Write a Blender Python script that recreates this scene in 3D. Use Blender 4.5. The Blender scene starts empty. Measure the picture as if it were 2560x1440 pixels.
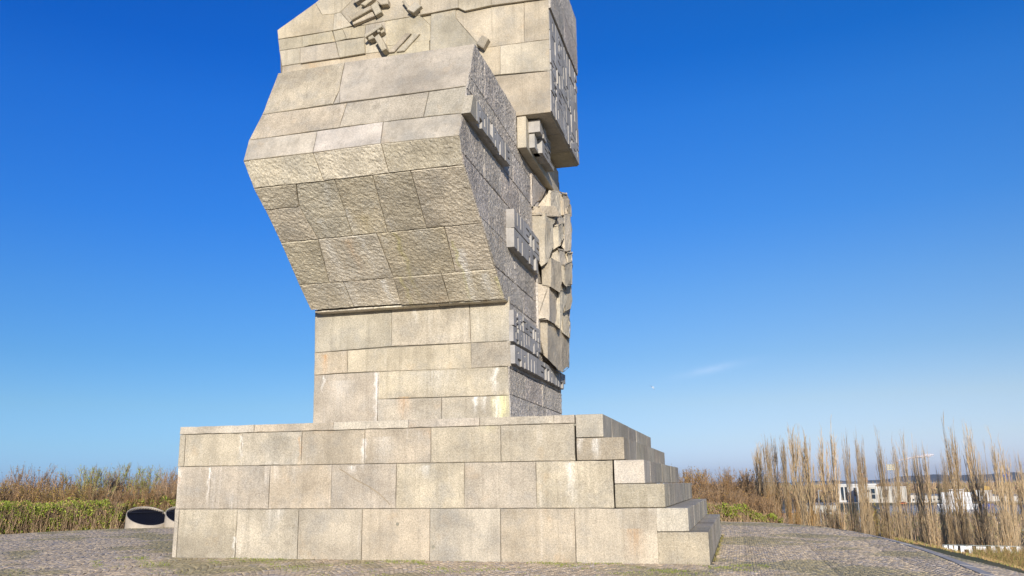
import bpy, bmesh, math, random
import numpy as np
from mathutils import Vector, Matrix, noise as mnoise
rnd = random.Random(7)
nr = np.random.RandomState(11)
S = bpy.context.scene
COL = S.collection

# ------------------------------------------------------------------ camera
F_PX, PITCH, ROLL, YAW = 2176.42, .223219, -.0151412, .247261
CAM = Vector((0.0, -20.33, 1.75))
fw = Vector((-math.sin(YAW)*math.cos(PITCH), math.cos(YAW)*math.cos(PITCH), math.sin(PITCH)))
rt = Vector((math.cos(YAW), math.sin(YAW), 0)); up = rt.cross(fw)
A_ = math.cos(ROLL)*rt + math.sin(ROLL)*up
B_ = -math.sin(ROLL)*rt + math.cos(ROLL)*up
cd = bpy.data.cameras.new('camera'); cam = bpy.data.objects.new('camera', cd); COL.objects.link(cam)
m = Matrix((A_, B_, -fw)).transposed().to_4x4(); m.translation = CAM
cam.matrix_world = m
cd.sensor_width = 36; cd.lens = F_PX/2560*36; cd.clip_start = .1; cd.clip_end = 60000
S.camera = cam
# ------------------------------------------------------------------ light
SUN_EL, SUN_AZ = math.radians(14.5), math.radians(16.5)      # azimuth measured from -Y towards +X
sun_dir = Vector((math.sin(SUN_AZ)*math.cos(SUN_EL), -math.cos(SUN_AZ)*math.cos(SUN_EL), math.sin(SUN_EL)))
W = bpy.data.worlds.new('World'); S.world = W; W.use_nodes = True
nt = W.node_tree; nt.nodes.clear()
sky = nt.nodes.new('ShaderNodeTexSky'); sky.sky_type = 'NISHITA'; sky.sun_disc = False
sky.sun_elevation = SUN_EL; sky.sun_rotation = math.atan2(sun_dir.x, sun_dir.y)
sky.air_density = 1.0; sky.dust_density = .25; sky.ozone_density = 3.0; sky.altitude = 20
# colour correction by elevation only, the same all round the sky (the photograph's sky is deeper and bluer than the model's)
tc = nt.nodes.new('ShaderNodeTexCoord'); sx_ = nt.nodes.new('ShaderNodeSeparateXYZ'); nt.links.new(tc.outputs['Generated'], sx_.inputs[0])
rp = nt.nodes.new('ShaderNodeValToRGB'); nt.links.new(sx_.outputs[2], rp.inputs[0])
_st = [(0.0, (.31, .46, 1.0)), (.015, (.37, .50, 1.0)), (.046, (.39, .49, .79)), (.088, (.40, .475, .65)), (.14, (.305, .443, .64)), (.21, (.235, .435, .70)), (.288, (.14, .41, .79)), (.40, (.075, .39, .87)), (.46, (.028, .34, .86)), (.9, (.03, .32, .84))]
while len(rp.color_ramp.elements) < len(_st): rp.color_ramp.elements.new(.5)
for _e, (_p, _c) in zip(rp.color_ramp.elements, _st): _e.position = _p; _e.color = (*_c, 1)
hs = nt.nodes.new('ShaderNodeMix'); hs.data_type = 'RGBA'; hs.blend_type = 'MULTIPLY'; hs.inputs[0].default_value = 1
nt.links.new(rp.outputs[0], hs.inputs[7])
bg = nt.nodes.new('ShaderNodeBackground'); bg.inputs[1].default_value = .15
wo = nt.nodes.new('ShaderNodeOutputWorld')
nt.links.new(sky.outputs[0], hs.inputs[6]); 
# the sky is a little darker and deeper towards the left (away from the brighter, hazier harbour side)
_cc = nt.nodes.new('ShaderNodeCombineColor')
for _i, (_lo, _hi) in enumerate(((.74, 1.5), (.93, 1.2), (.99, 1.03))):
    _m = nt.nodes.new('ShaderNodeMapRange'); _m.interpolation_type = 'SMOOTHERSTEP'; nt.links.new(sx_.outputs[0], _m.inputs[0])
    for _k, _v in enumerate((-.75, .45, _lo, _hi)): _m.inputs[_k+1].default_value = _v
    nt.links.new(_m.outputs[0], _cc.inputs[_i])
hs2 = nt.nodes.new('ShaderNodeMix'); hs2.data_type = 'RGBA'; hs2.blend_type = 'MULTIPLY'; hs2.inputs[0].default_value = 1
nt.links.new(hs.outputs[2], hs2.inputs[6]); nt.links.new(_cc.outputs[0], hs2.inputs[7])
def _mth(op, a, b):
    x = nt.nodes.new('ShaderNodeMath'); x.operation = op
    for k_, v_ in ((0, a), (1, b)):
        if isinstance(v_, bpy.types.NodeSocket): nt.links.new(v_, x.inputs[k_])
        else: x.inputs[k_].default_value = v_
    return x.outputs[0]
def _dot(v):
    x = nt.nodes.new('ShaderNodeVectorMath'); x.operation = 'DOT_PRODUCT'; nt.links.new(tc.outputs['Generated'], x.inputs[0]); x.inputs[1].default_value = v; return x.outputs['Value']
# a thin wisp of cirrus at azimuth 1.6 deg, elevation 7.3 deg
_c = Vector((.0, 1, .128)).normalized(); _u = Vector((.985, 0, .17)).normalized(); _v = _c.cross(_u).normalized()
_a = _mth('DIVIDE', _dot(_u), .034); _b = _mth('DIVIDE', _mth('SUBTRACT', _dot(_v), 0.0), .0042)
_r = _mth('ADD', _mth('MULTIPLY', _a, _a), _mth('MULTIPLY', _b, _b))
_n = nt.nodes.new('ShaderNodeTexNoise'); _n.inputs['Scale'].default_value = 60; _n.inputs['Detail'].default_value = 5; nt.links.new(tc.outputs['Generated'], _n.inputs['Vector'])
_f = _mth('MULTIPLY', _mth('POWER', 2.718, _mth('MULTIPLY', _r, -1.0)), _mth('MULTIPLY', _n.outputs[0], .36))
_f = _mth('MULTIPLY', _f, _mth('GREATER_THAN', _dot(_c), 0.0))
cm = nt.nodes.new('ShaderNodeMix'); cm.data_type = 'RGBA'; nt.links.new(_f, cm.inputs[0]); nt.links.new(hs2.outputs[2], cm.inputs[6]); cm.inputs[7].default_value = (4.0, 4.7, 6.0, 1)
nt.links.new(cm.outputs[2], bg.inputs[0]); nt.links.new(bg.outputs[0], wo.inputs[0])
sd = bpy.data.lights.new('sun', 'SUN'); sd.energy = 4.2; sd.angle = math.radians(.5); sd.color = (1, .93, .82)
so = bpy.data.objects.new('sun', sd); COL.objects.link(so)
so.rotation_euler = sun_dir.to_track_quat('Z', 'Y').to_euler(); so.location = (0, -30, 40)
S.view_settings.view_transform = 'Standard'; S.view_settings.look = 'None'
S.view_settings.exposure = 0.38; S.view_settings.gamma = 1; S.view_settings.use_curve_mapping = False
S.render.engine = 'CYCLES'

# ------------------------------------------------------------------ helpers
def ray(px, py): return fw + A_*((px-1280)/F_PX) - B_*((py-720)/F_PX)
def P(px, py, ax, val):
    "point where the sight line of a photo pixel meets the plane axis = val"
    d = ray(px, py); t = (val-CAM[ax])/d[ax]; return CAM + d*t
def at(px, py, dist):
    "point at a horizontal distance from the camera"
    d = ray(px, py); return CAM + d*(dist/math.hypot(d.x, d.y))
def tag(o, label=None, cat=None, group=None, kind=None):
    if label: o['label'] = label
    if cat: o['category'] = cat
    if group: o['group'] = group
    if kind: o['kind'] = kind
    return o
def link(name, me, parent=None, mat=None):
    o = bpy.data.objects.new(name, me); COL.objects.link(o)
    if mat is not None and len(me.materials) == 0: me.materials.append(mat)
    if parent is not None:
        o.parent = parent; o.matrix_parent_inverse = Matrix.Translation(-WPOS.get(parent.name, Vector((0, 0, 0))))
    return o
WPOS = {}
def empty(name, loc=(0, 0, 0)):
    o = bpy.data.objects.new(name, None); COL.objects.link(o); o.location = loc; o.empty_display_size = .3
    WPOS[o.name] = Vector(loc); return o
def bm_obj(name, bm, mat, parent=None, smooth=False):
    me = bpy.data.meshes.new(name)
    bmesh.ops.recalc_face_normals(bm, faces=bm.faces)
    bm.to_mesh(me); bm.free()
    if smooth:
        me.polygons.foreach_set('use_smooth', [True]*len(me.polygons))
    me.materials.append(mat)
    return link(name, me, parent)
def np_mesh(name, V, Fq, smooth=False, col=None):
    "V (n,3), Fq (m,k) uniform polygons"
    me = bpy.data.meshes.new(name); V = np.asarray(V, np.float32); Fq = np.asarray(Fq, np.int32)
    k = Fq.shape[1]; mm = Fq.shape[0]
    me.vertices.add(len(V)); me.vertices.foreach_set('co', V.ravel())
    me.loops.add(mm*k); me.loops.foreach_set('vertex_index', Fq.ravel())
    me.polygons.add(mm); me.polygons.foreach_set('loop_start', np.arange(0, mm*k, k, dtype=np.int32))
    me.polygons.foreach_set('loop_total', np.full(mm, k, np.int32))
    if smooth: me.polygons.foreach_set('use_smooth', np.ones(mm, bool))
    me.update(calc_edges=True)
    if col is not None:
        a = me.color_attributes.new('tint', 'FLOAT_COLOR', 'POINT')
        c = np.ones((len(V), 4), np.float32); c[:, :3] = np.asarray(col, np.float32).reshape(len(V), -1)
        a.data.foreach_set('color', c.ravel())
    return me
def add_box(bm, x0, x1, y0, y1, z0, z1):
    v = [bm.verts.new(p) for p in ((x0,y0,z0),(x1,y0,z0),(x1,y1,z0),(x0,y1,z0),(x0,y0,z1),(x1,y0,z1),(x1,y1,z1),(x0,y1,z1))]
    for f in ((0,3,2,1),(4,5,6,7),(0,1,5,4),(1,2,6,5),(2,3,7,6),(3,0,4,7)): bm.faces.new([v[i] for i in f])
    return v
def add_prism(bm, poly, axis, a, b):
    "poly: 2-D points of the two other axes in order, extruded along axis from a to b"
    def mk(p, c):
        q = list(p); q.insert(axis, c); return bm.verts.new(q)
    lo = [mk(p, a) for p in poly]; hi = [mk(p, b) for p in poly]; n = len(poly)
    bm.faces.new(lo[::-1]); bm.faces.new(hi)
    for i in range(n): bm.faces.new([lo[i], lo[(i+1) % n], hi[(i+1) % n], hi[i]])
def add_tube(bm, p0, p1, r0, r1, n=8):
    p0 = Vector(p0); p1 = Vector(p1); d = (p1-p0).normalized()
    u = d.orthogonal().normalized(); w = d.cross(u)
    a = [bm.verts.new(p0+(u*math.cos(t)+w*math.sin(t))*r0) for t in [2*math.pi*i/n for i in range(n)]]
    b = [bm.verts.new(p1+(u*math.cos(t)+w*math.sin(t))*r1) for t in [2*math.pi*i/n for i in range(n)]]
    bm.faces.new(a[::-1]); bm.faces.new(b)
    for i in range(n): bm.faces.new([a[i], a[(i+1) % n], b[(i+1) % n], b[i]])

# ------------------------------------------------------------------ materials
def new_mat(name):
    mt = bpy.data.materials.new(name); mt.use_nodes = True; n = mt.node_tree
    b = n.nodes['Principled BSDF']; b.inputs['Roughness'].default_value = .85
    b.inputs['Specular IOR Level'].default_value = .25
    return mt, n, b
class NB:
    "small node-graph helper"
    def __init__(s, n): s.n = n
    def nd(s, t, **k):
        x = s.n.nodes.new(t)
        for a, v in k.items(): setattr(x, a, v)
        return x
    def setin(s, sock, v):
        if isinstance(v, bpy.types.NodeSocket): s.n.links.new(v, sock)
        else: sock.default_value = v
    def noise(s, vec, scale, detail=4, rough=.55, out='Fac'):
        x = s.nd('ShaderNodeTexNoise'); s.setin(x.inputs['Vector'], vec); x.inputs['Scale'].default_value = scale
        x.inputs['Detail'].default_value = detail; x.inputs['Roughness'].default_value = rough; return x.outputs[out]
    def vor(s, vec, scale, feature='F1', out='Distance'):
        x = s.nd('ShaderNodeTexVoronoi', feature=feature); s.setin(x.inputs['Vector'], vec); x.inputs['Scale'].default_value = scale
        return x.outputs[out]
    def ramp(s, v, stops):
        x = s.nd('ShaderNodeValToRGB'); s.setin(x.inputs[0], v); e = x.color_ramp.elements
        while len(e) < len(stops): e.new(.5)
        for i, (p, c) in enumerate(stops):
            e[i].position = p; e[i].color = (c, c, c, 1) if isinstance(c, (int, float)) else (*c, 1)
        return x.outputs[0]
    def mix(s, fac, a, b, mode='MIX'):
        x = s.nd('ShaderNodeMix', data_type='RGBA', blend_type=mode)
        s.setin(x.inputs[0], fac)
        for sock, v in ((x.inputs[6], a), (x.inputs[7], b)):
            s.setin(sock, (*v, 1) if isinstance(v, tuple) and len(v) == 3 else v)
        return x.outputs[2]
    def math(s, op, a, b=0.0):
        x = s.nd('ShaderNodeMath', operation=op); s.setin(x.inputs[0], a); s.setin(x.inputs[1], b); return x.outputs[0]
    def mapr(s, v, a, b, c, d):
        x = s.nd('ShaderNodeMapRange'); s.setin(x.inputs[0], v)
        for i, q in enumerate((a, b, c, d)): x.inputs[i+1].default_value = q
        return x.outputs[0]
    def scalev(s, vec, sc, off=None):
        x = s.nd('ShaderNodeVectorMath', operation='MULTIPLY'); s.setin(x.inputs[0], vec); x.inputs[1].default_value = sc
        if off is None: return x.outputs[0]
        y = s.nd('ShaderNodeVectorMath', operation='ADD'); s.setin(y.inputs[0], x.outputs[0]); s.setin(y.inputs[1], off); return y.outputs[0]
    def bump(s, h, dist, strength=1.0, nrm=None):
        x = s.nd('ShaderNodeBump'); s.setin(x.inputs['Height'], h); x.inputs['Distance'].default_value = dist
        x.inputs['Strength'].default_value = strength
        if nrm is not None: s.setin(x.inputs['Normal'], nrm)
        return x.outputs[0]

def granite(name, base, streak=.5, grain=.5, rough_bump=.0, pale=(.62, .56, .46), var=.22, stains=()):
    mt, n, b = new_mat(name); g = NB(n)
    geo = g.nd('ShaderNodeNewGeometry'); pos = geo.outputs['Position']
    oi = g.nd('ShaderNodeObjectInfo'); rn = oi.outputs['Random']
    # offset patches per block so that blotches stop at the joints
    cx = g.nd('ShaderNodeCombineXYZ'); g.setin(cx.inputs[0], g.math('MULTIPLY', rn, 37.0)); g.setin(cx.inputs[1], g.math('MULTIPLY', rn, 91.0))
    pv = g.scalev(pos, (1, 1, 1), cx.outputs[0])
    big = g.noise(pv, .9, 5, .6)
    med = g.noise(pv, 4.0, 4, .6)
    lo = tuple(c*(1-.33) for c in base); hi = tuple(min(.9, c*1.2) for c in base)
    c = g.mix(g.ramp(big, [(.34, 0.), (.66, 1.)]), lo, hi)
    c = g.mix(g.ramp(med, [(.35, 0.), (.65, .3)]), c, (base[0]*.98, base[1]*1.0, base[2]*1.04))
    # warm rusty blotches
    rust = g.ramp(g.noise(g.scalev(pv, (1, 1, 1), (13, 5, 2)), 1.1, 4, .6), [(.62, 0.), (.78, .45)])
    c = g.mix(rust, c, (base[0]*1.02, base[1]*.8, base[2]*.55))
    # grey lichen and soot film
    soot = g.ramp(g.noise(g.scalev(pv, (1, 1, 1), (3, 15, 8)), 1.7, 6, .65), [(.48, 0.), (.72, .5)])
    c = g.mix(soot, c, tuple(x*.62 for x in (base[0], base[0]*.96, base[0]*.86)))
    # lime runs: stretched vertically
    sv = g.scalev(pos, (5.0, 5.0, .28), None)
    st = g.ramp(g.noise(sv, 1.0, 4, .6), [(.55, 0.), (.70, .8)])
    sm = g.ramp(g.noise(g.scalev(pos, (.8, .8, 1.1), (7, 3, 1)), 1.0, 2, .5), [(.48, 0.), (.62, 1.)])
    c = g.mix(g.math('MULTIPLY', g.math('MULTIPLY', st, sm), streak), c, pale)
    dv = g.scalev(pos, (7.0, 7.0, .35), (20, 4, 0))
    ds = g.ramp(g.noise(dv, 1.0, 3, .6), [(.52, 0.), (.72, .48)])
    c = g.mix(ds, c, tuple(x*.6 for x in base))
    # individual lime runs and damp patches: (x, z top, z bottom, half width, strength, colour)
    if stains:
        sxyz = g.nd('ShaderNodeSeparateXYZ'); g.setin(sxyz.inputs[0], pos)
        wob = g.mapr(g.noise(g.scalev(pos, (1.5, 1.5, 3.5), None), 1.0, 4, .6), .3, .7, -.07, .07)
        xx = g.math('ADD', sxyz.outputs[0], wob); rag = g.noise(g.scalev(pos, (22, 22, 2.5), None), 1.0, 4, .7)
        for (x0, zt_, zb_, hw_, st_, col_) in stains:
            a_ = g.math('ABSOLUTE', g.math('SUBTRACT', xx, x0)); a_ = g.mapr(a_, 0, hw_, 1, 0)
            e1 = g.mapr(sxyz.outputs[2], zb_-(zt_-zb_)*.2, zt_-(zt_-zb_)*.15, 0, .95); e2 = g.mapr(sxyz.outputs[2], zt_, zt_-.03, 0, 1)
            k_ = g.math('MULTIPLY', g.math('MULTIPLY', a_, e1), g.math('MULTIPLY', e2, g.mapr(rag, .3, .62, .15, 1.15)))
            k_ = g.math('MINIMUM', g.math('MULTIPLY', k_, st_*(1.35 if rough_bump > .5 else 1)), .92); c = g.mix(k_, c, col_)
    # crystal grain
    sp = g.noise(pos, 30.0, 3, .85)
    sp2 = g.vor(pos, 70.0, out='Color')
    sep = g.nd('ShaderNodeSeparateColor'); g.setin(sep.inputs[0], sp2)
    gr = g.math('ADD', g.mapr(sp, .3, .7, -grain*.35, grain*.35), g.mapr(sep.outputs[0], 0, 1, -grain*.28, grain*.2))
    val = g.math('MULTIPLY', g.math('ADD', gr, 1.0), g.mapr(rn, 0, 1, 1-var, 1+var*.6))
    x = g.nd('ShaderNodeVectorMath', operation='SCALE'); g.setin(x.inputs[0], c); g.setin(x.inputs['Scale'], val)
    c = x.outputs[0]
    hb = g.nd('ShaderNodeHueSaturation'); g.setin(hb.inputs['Color'], c)
    g.setin(hb.inputs['Saturation'], g.mapr(g.math('FRACT', g.math('MULTIPLY', rn, 7.31)), 0, 1, .88, 1.1))
    g.setin(hb.inputs['Hue'], g.mapr(g.math('FRACT', g.math('MULTIPLY', rn, 13.7)), 0, 1, .492, .506))
    n.links.new(hb.outputs[0], b.inputs['Base Color'])
    h = g.math('ADD', g.math('MULTIPLY', g.noise(pos, 60.0, 3, .7), .35), g.math('MULTIPLY', g.noise(pos, 18.0, 3, .6), .5))
    nrm = g.bump(h, .012, .8)
    if rough_bump > 0:
        ch = g.vor(g.scalev(pos, (1.0, 1.0, .62), None), 17.0, feature='SMOOTH_F1')
        ch = g.math('ADD', g.math('MULTIPLY', ch, .6), g.noise(pos, 15.0, 5, .65))
        nrm = g.bump(ch, .05*rough_bump, 1.0, nrm)
    n.links.new(nrm, b.inputs['Normal'])
    return mt
G_BASE = (.48, .412, .305)
LIME, DAMP, YELL, RUSTY = (.74, .70, .62), (.24, .20, .14), (.66, .60, .30), (.48, .30, .15)
def on_front(px, py, y0): p = P(px, py, 1, y0); return p
def run(px, pt, pb, w, st, col, y0):
    a = P(px, pt, 1, y0); b = P(px, pb, 1, y0); return (a.x, a.z, b.z, w, st, col)
ST_F = [run(943, 930, 1062, .085, 1.5, LIME, 1.2), run(808, 938, 976, .06, 1.1, LIME, 1.2), run(1040, 765, 810, .10, .8, LIME, 1.2), run(1237, 918, 985, .11, 1.1, LIME, 1.2), run(1186, 990, 1030, .07, 1.2, LIME, 1.2), run(1208, 990, 1030, .06, .9, LIME, 1.2),
        run(1252, 988, 1075, .30, 1.6, YELL, 1.2), run(1243, 988, 1075, .13, 1.0, LIME, 1.2), run(1010, 990, 1050, .26, .8, RUSTY, 1.2), run(1090, 925, 990, .9, .45, LIME, 1.2), run(812, 885, 935, .12, .8, RUSTY, 1.2), run(850, 950, 1040, .5, .35, LIME, 1.2),
        run(911, 1095, 1168, .075, 1.4, LIME, 0), run(604, 1088, 1165, .06, .9, LIME, 0), run(752, 1090, 1165, .05, .8, RUSTY, 0), run(524, 1168, 1262, .06, 1.0, LIME, 0), run(1488, 1095, 1150, .13, 1.0, LIME, 0), run(1448, 1095, 1130, .10, .8, LIME, 0), run(1425, 1155, 1250, .12, .9, LIME, 0),
        run(1065, 1162, 1195, .16, .9, LIME, 0), run(880, 1163, 1182, .16, 1.2, LIME, 0), run(588, 1340, 1400, .06, 1.0, LIME, 0), run(1585, 1320, 1400, .30, .7, RUSTY, 0), run(1210, 1370, 1406, .3, .4, DAMP, 0), run(700, 1088, 1140, .5, .5, DAMP, 0), run(1300, 1075, 1150, .5, .4, DAMP, 0),
        run(448, 1170, 1240, .10, .8, LIME, 0), run(446, 1190, 1215, .05, 1.2, RUSTY, 0), run(540, 1280, 1345, .35, .4, DAMP, 0), run(960, 1090, 1150, .3, .4, LIME, 0), run(985, 1225, 1268, .5, .4, DAMP, 0), run(1600, 1280, 1330, .5, .35, DAMP, 0)]
def runu(px, pt, pb, w, st, col):
    # on the sloping underside through (y,z) = (.86,6.43) and (-2.62,8.85)
    n_ = Vector((0, -2.42, -3.48)).normalized(); q0 = Vector((0, .86, 6.43))
    f_ = lambda a, b: CAM+ray(a, b)*((q0-CAM).dot(n_)/ray(a, b).dot(n_))
    a = f_(px, pt); b = f_(px, pb); return (a.x, a.z, b.z, w, st, col)
ST_U = [runu(815, 600, 712, .16, .9, LIME), runu(850, 705, 800, .42, .9, LIME), runu(870, 596, 690, .16, .9, (.62, .45, .27)), runu(905, 594, 690, .10, .8, LIME), runu(958, 697, 770, .12, 1.7, LIME), runu(985, 580, 760, .09, 1.1, (.60, .54, .30)), runu(1003, 690, 790, .08, 1.3, (.66, .60, .36)),
        runu(1050, 570, 640, .45, .7, LIME), runu(1146, 620, 770, .17, 1.9, LIME), runu(1130, 600, 770, .07, 1.2, (.62, .58, .32)), runu(1212, 680, 770, .16, 1.4, LIME), runu(1245, 690, 770, .09, 1.0, (.62, .58, .32)), runu(806, 456, 520, .12, .8, LIME), runu(865, 520, 596, .10, .9, LIME), runu(800, 545, 605, .10, .8, LIME),
        runu(955, 436, 470, .14, .8, LIME), runu(970, 545, 585, .07, .8, LIME), runu(905, 535, 590, .22, .5, (.38, .30, .12)), runu(790, 705, 800, .4, .5, LIME), runu(955, 590, 620, .1, .9, LIME)]
m_front = granite('granite_dressed', G_BASE, streak=.9, grain=.75, var=.09, stains=ST_F)
m_cap = granite('granite_coping', (.52, .45, .34), streak=.2, grain=.7, var=.1)
m_pale = granite('granite_pale', (.50, .435, .345), streak=.2, grain=.5, var=.12)
m_under = granite('granite_rough_split', (.66, .58, .44), streak=.9, stains=ST_U, grain=.8, rough_bump=.5, var=.2)
m_side = granite('granite_hewn_skylit', (.60, .53, .45), streak=.2, grain=.9, rough_bump=1.15, var=.08)  # same stone as the front; base colour greyed and lifted to imitate skylight
m_letter = granite('granite_sawn', (.45, .42, .38), streak=.1, grain=.25, var=.06)
m_step = granite('granite_step', G_BASE, streak=.5, grain=.75, rough_bump=.35, var=.09, stains=ST_F[12:20])
m_core = granite('mortar_core', (.26, .23, .185), streak=0, grain=.3)
m_slab = granite('granite_slab', (.485, .415, .30), streak=.25, grain=.45, rough_bump=.22, var=.12)

def plain(name, col, rough=.7, metal=0, noise_amt=.15, scale=3.0, spec=.3):
    mt, n, b = new_mat(name); g = NB(n)
    pos = g.nd('ShaderNodeNewGeometry').outputs['Position']
    f = g.ramp(g.noise(pos, scale, 4, .6), [(.3, 0.), (.7, 1.)])
    n.links.new(g.mix(f, tuple(c*(1-noise_amt) for c in col), tuple(c*(1+noise_amt) for c in col)), b.inputs['Base Color'])
    b.inputs['Roughness'].default_value = rough; b.inputs['Metallic'].default_value = metal
    b.inputs['Specular IOR Level'].default_value = spec
    return mt
def tinted(name, rough=.8, trans=0.0, mul=1.0, objvar=0.0):
    "colour from the per-piece tint attribute"
    mt, n, b = new_mat(name); g = NB(n)
    a = g.nd('ShaderNodeAttribute', attribute_name='tint')
    c = a.outputs['Color']
    if objvar:
        rn = g.nd('ShaderNodeObjectInfo').outputs['Random']
        x = g.nd('ShaderNodeVectorMath', operation='SCALE'); g.setin(x.inputs[0], c); g.setin(x.inputs['Scale'], g.mapr(rn, 0, 1, 1-objvar, 1+objvar)); c = x.outputs[0]
    n.links.new(c, b.inputs['Base Color']); b.inputs['Roughness'].default_value = rough
    b.inputs['Specular IOR Level'].default_value = .15
    if trans:
        tr = g.nd('ShaderNodeBsdfTranslucent'); n.links.new(c, tr.inputs[0]); ms = g.nd('ShaderNodeMixShader'); ms.inputs[0].default_value = trans
        n.links.new(b.outputs[0], ms.inputs[1]); n.links.new(tr.outputs[0], ms.inputs[2])
        n.links.new(ms.outputs[0], n.nodes['Material Output'].inputs[0])
    return mt
m_twig = tinted('bark_tint', .85, objvar=.15)
m_leaf = tinted('leaf_tint', .6, trans=.3, objvar=.12)
m_cobble = tinted('cobble_tint', .75, objvar=0.0)
m_conc = plain('concrete', (.44, .38, .30), .8, noise_amt=.18)
m_black = plain('black_metal', (.012, .012, .014), .4, noise_amt=.2, spec=.5)
m_white = plain('white_paint', (.80, .80, .78), .5, noise_amt=.04)
m_kerb = plain('kerb_stone', (.43, .38, .32), .7, noise_amt=.2, scale=8)

# ------------------------------------------------------------------ sky dressing / terrain
def gz(x, y): return max(0.0, min(.085, .0063*(-.77-x)))
# plateau edge (inner side of the kerb)
EDGE = [(-24, -60), (-29.5, -30), (-31, -8), (-30.6, 4), (-29.6, 10.0), (-28.8, 13.2), (-27.3, 15.4), (-25.5, 16.6), (-21, 19.5), (-15, 22.2), (-8, 23.2), (-3, 22.6), (-1.0, 21.7), (1.2, 20.2), (2.8, 17.0), (3.65, 13), (4.1, 9), (4.3, 5.5), (4.35, 2), (4.25, -1.9), (4.2, -8), (5, -22), (6, -60)]
def catmull(pts, n=6):
    out = []
    for i in range(len(pts)-1):
        p = [Vector((*pts[max(0, min(len(pts)-1, j))], 0)) for j in (i-1, i, i+1, i+2)]
        for k in range(n):
            t = k/n
            out.append(.5*((2*p[1])+(-p[0]+p[2])*t+(2*p[0]-5*p[1]+4*p[2]-p[3])*t*t+(-p[0]+3*p[1]-3*p[2]+p[3])*t**3))
    out.append(Vector((*pts[-1], 0))); return [(v.x, v.y) for v in out]
ED = np.array(catmull(EDGE, 6))
def seg_dist(x, y):
    "signed distance to the edge polyline, > 0 outside; arrays"
    x = np.asarray(x, float).ravel(); y = np.asarray(y, float).ravel()
    a = ED[:-1]; b = ED[1:]; d = b-a; L2 = (d**2).sum(1)
    best = np.full(len(x), 1e9); sgn = np.ones(len(x))
    for i in range(len(a)):
        t = np.clip(((x-a[i, 0])*d[i, 0]+(y-a[i, 1])*d[i, 1])/L2[i], 0, 1)
        dx = x-a[i, 0]-t*d[i, 0]; dy = y-a[i, 1]-t*d[i, 1]; dd = np.hypot(dx, dy)
        m_ = dd < best; cr = d[i, 0]*(y-a[i, 1])-d[i, 1]*(x-a[i, 0])
        best[m_] = dd[m_]; sgn[m_] = np.where(cr[m_] > 0, 1, -1)
    return best*sgn
def fnoise(x, y, s):
    return (np.sin(x*s+1.3)*np.cos(y*s*1.13+.7)+.5*np.sin(x*s*2.3+y*s*1.9)+.25*np.sin(x*s*5.1-y*s*4.3))/1.75
def terrain(x, y):
    x = np.asarray(x, float); y = np.asarray(y, float); shp = x.shape
    d = seg_dist(x, y).reshape(shp)
    g0 = np.clip(.0063*(-.77-x), 0, .085)
    az0_ = np.degrees(np.arctan2(x-CAM.x, y-CAM.y)); right = 1/(1+np.exp(-np.clip((az0_-4.2)/.8, -40, 40)))
    zr = -.06-.13*np.clip(d, 0, 2.4)-.40*np.clip(d-2.4, 0, 12)-.22*np.clip(d-14.4, 0, 400)
    zl = -.1-.05*np.clip(d, 0, 9)-.075*np.clip(d-9, 0, 40)-.24*np.clip(d-49, 0, 400)
    z = g0-.09+zr*right+zl*(1-right)
    z = z+np.clip(d-6, 0, 8)/8*fnoise(x, y, .18)*.35
    z = np.where(d < 0, g0-.03, z)
    z = np.maximum(z, -20.3+.4*fnoise(x, y, .02))
    # harbour basin and the sea: below the water level
    cx = x-CAM.x; cy = y-CAM.y; dist = np.hypot(cx, cy); az = np.degrees(np.arctan2(cx, cy))
    w_ = np.clip((dist-42)/9, 0, 1)*np.clip((68-dist)/7, 0, 1)*np.clip((az-11.6)/1.0, 0, 1)*np.clip((60-az)/10, 0, 1); w_ = w_*w_*(3-2*w_)
    z = z*(1-w_)+(-3.25)*w_      # grassy shelf that carries the lettering
    basin = np.clip((dist-560)/25, 0, 1)*np.clip((955-dist)/15, 0, 1)*np.clip((az-7.5)/1, 0, 1)
    sea = np.clip((-az-4)/6, 0, 1)*np.clip((dist-420)/60, 0, 1)
    far = np.clip((dist-3500)/300, 0, 1)
    z = z-4*np.maximum(np.maximum(basin, sea), far)
    return z
def tz(x, y): return float(terrain(np.array([x]), np.array([y]))[0])

# ground material
def ground_mat():
    mt, n, b = new_mat('rough_grass_ground'); g = NB(n)
    pos = g.nd('ShaderNodeNewGeometry').outputs['Position']
    c = g.mix(g.ramp(g.noise(pos, .35, 6, .65), [(.35, 0.), (.65, 1.)]), (.10, .105, .035), (.19, .15, .075))
    c = g.mix(g.ramp(g.noise(pos, .018, 4, .6), [(.45, 0.), (.6, .9)]), c, (.15, .15, .15))
    c = g.mix(g.ramp(g.noise(pos, 3.0, 4, .7), [(.4, 0.), (.7, .45)]), c, (.06, .07, .02))
    n.links.new(c, b.inputs['Base Color']); b.inputs['Roughness'].default_value = .95
    n.links.new(g.bump(g.noise(pos, 4.0, 4, .7), .1, .8), b.inputs['Normal'])
    return mt
m_ground = ground_mat()
def polar_grid():
    rr = np.concatenate([np.linspace(2, 60, 100), np.geomspace(61, 540, 60), np.linspace(550, 980, 60), np.geomspace(1000, 30000, 26)])
    th = np.radians(np.linspace(-180, 180, 361))
    R_, T_ = np.meshgrid(rr, th, indexing='ij')
    X = CAM.x+R_*np.sin(T_); Y = CAM.y+R_*np.cos(T_); Z = terrain(X, Y)
    V = np.stack([X, Y, Z], -1).reshape(-1, 3); nR, nT = R_.shape
    i = np.arange(nR-1)[:, None]*nT+np.arange(nT-1)[None, :]
    Fq = np.stack([i, i+nT, i+nT+1, i+1], -1).reshape(-1, 4)
    return V, Fq
V, Fq = polar_grid()
me = np_mesh('ground', V, Fq, smooth=True)
o = link('ground', me, None, m_ground); tag(o, kind='structure')
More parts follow.
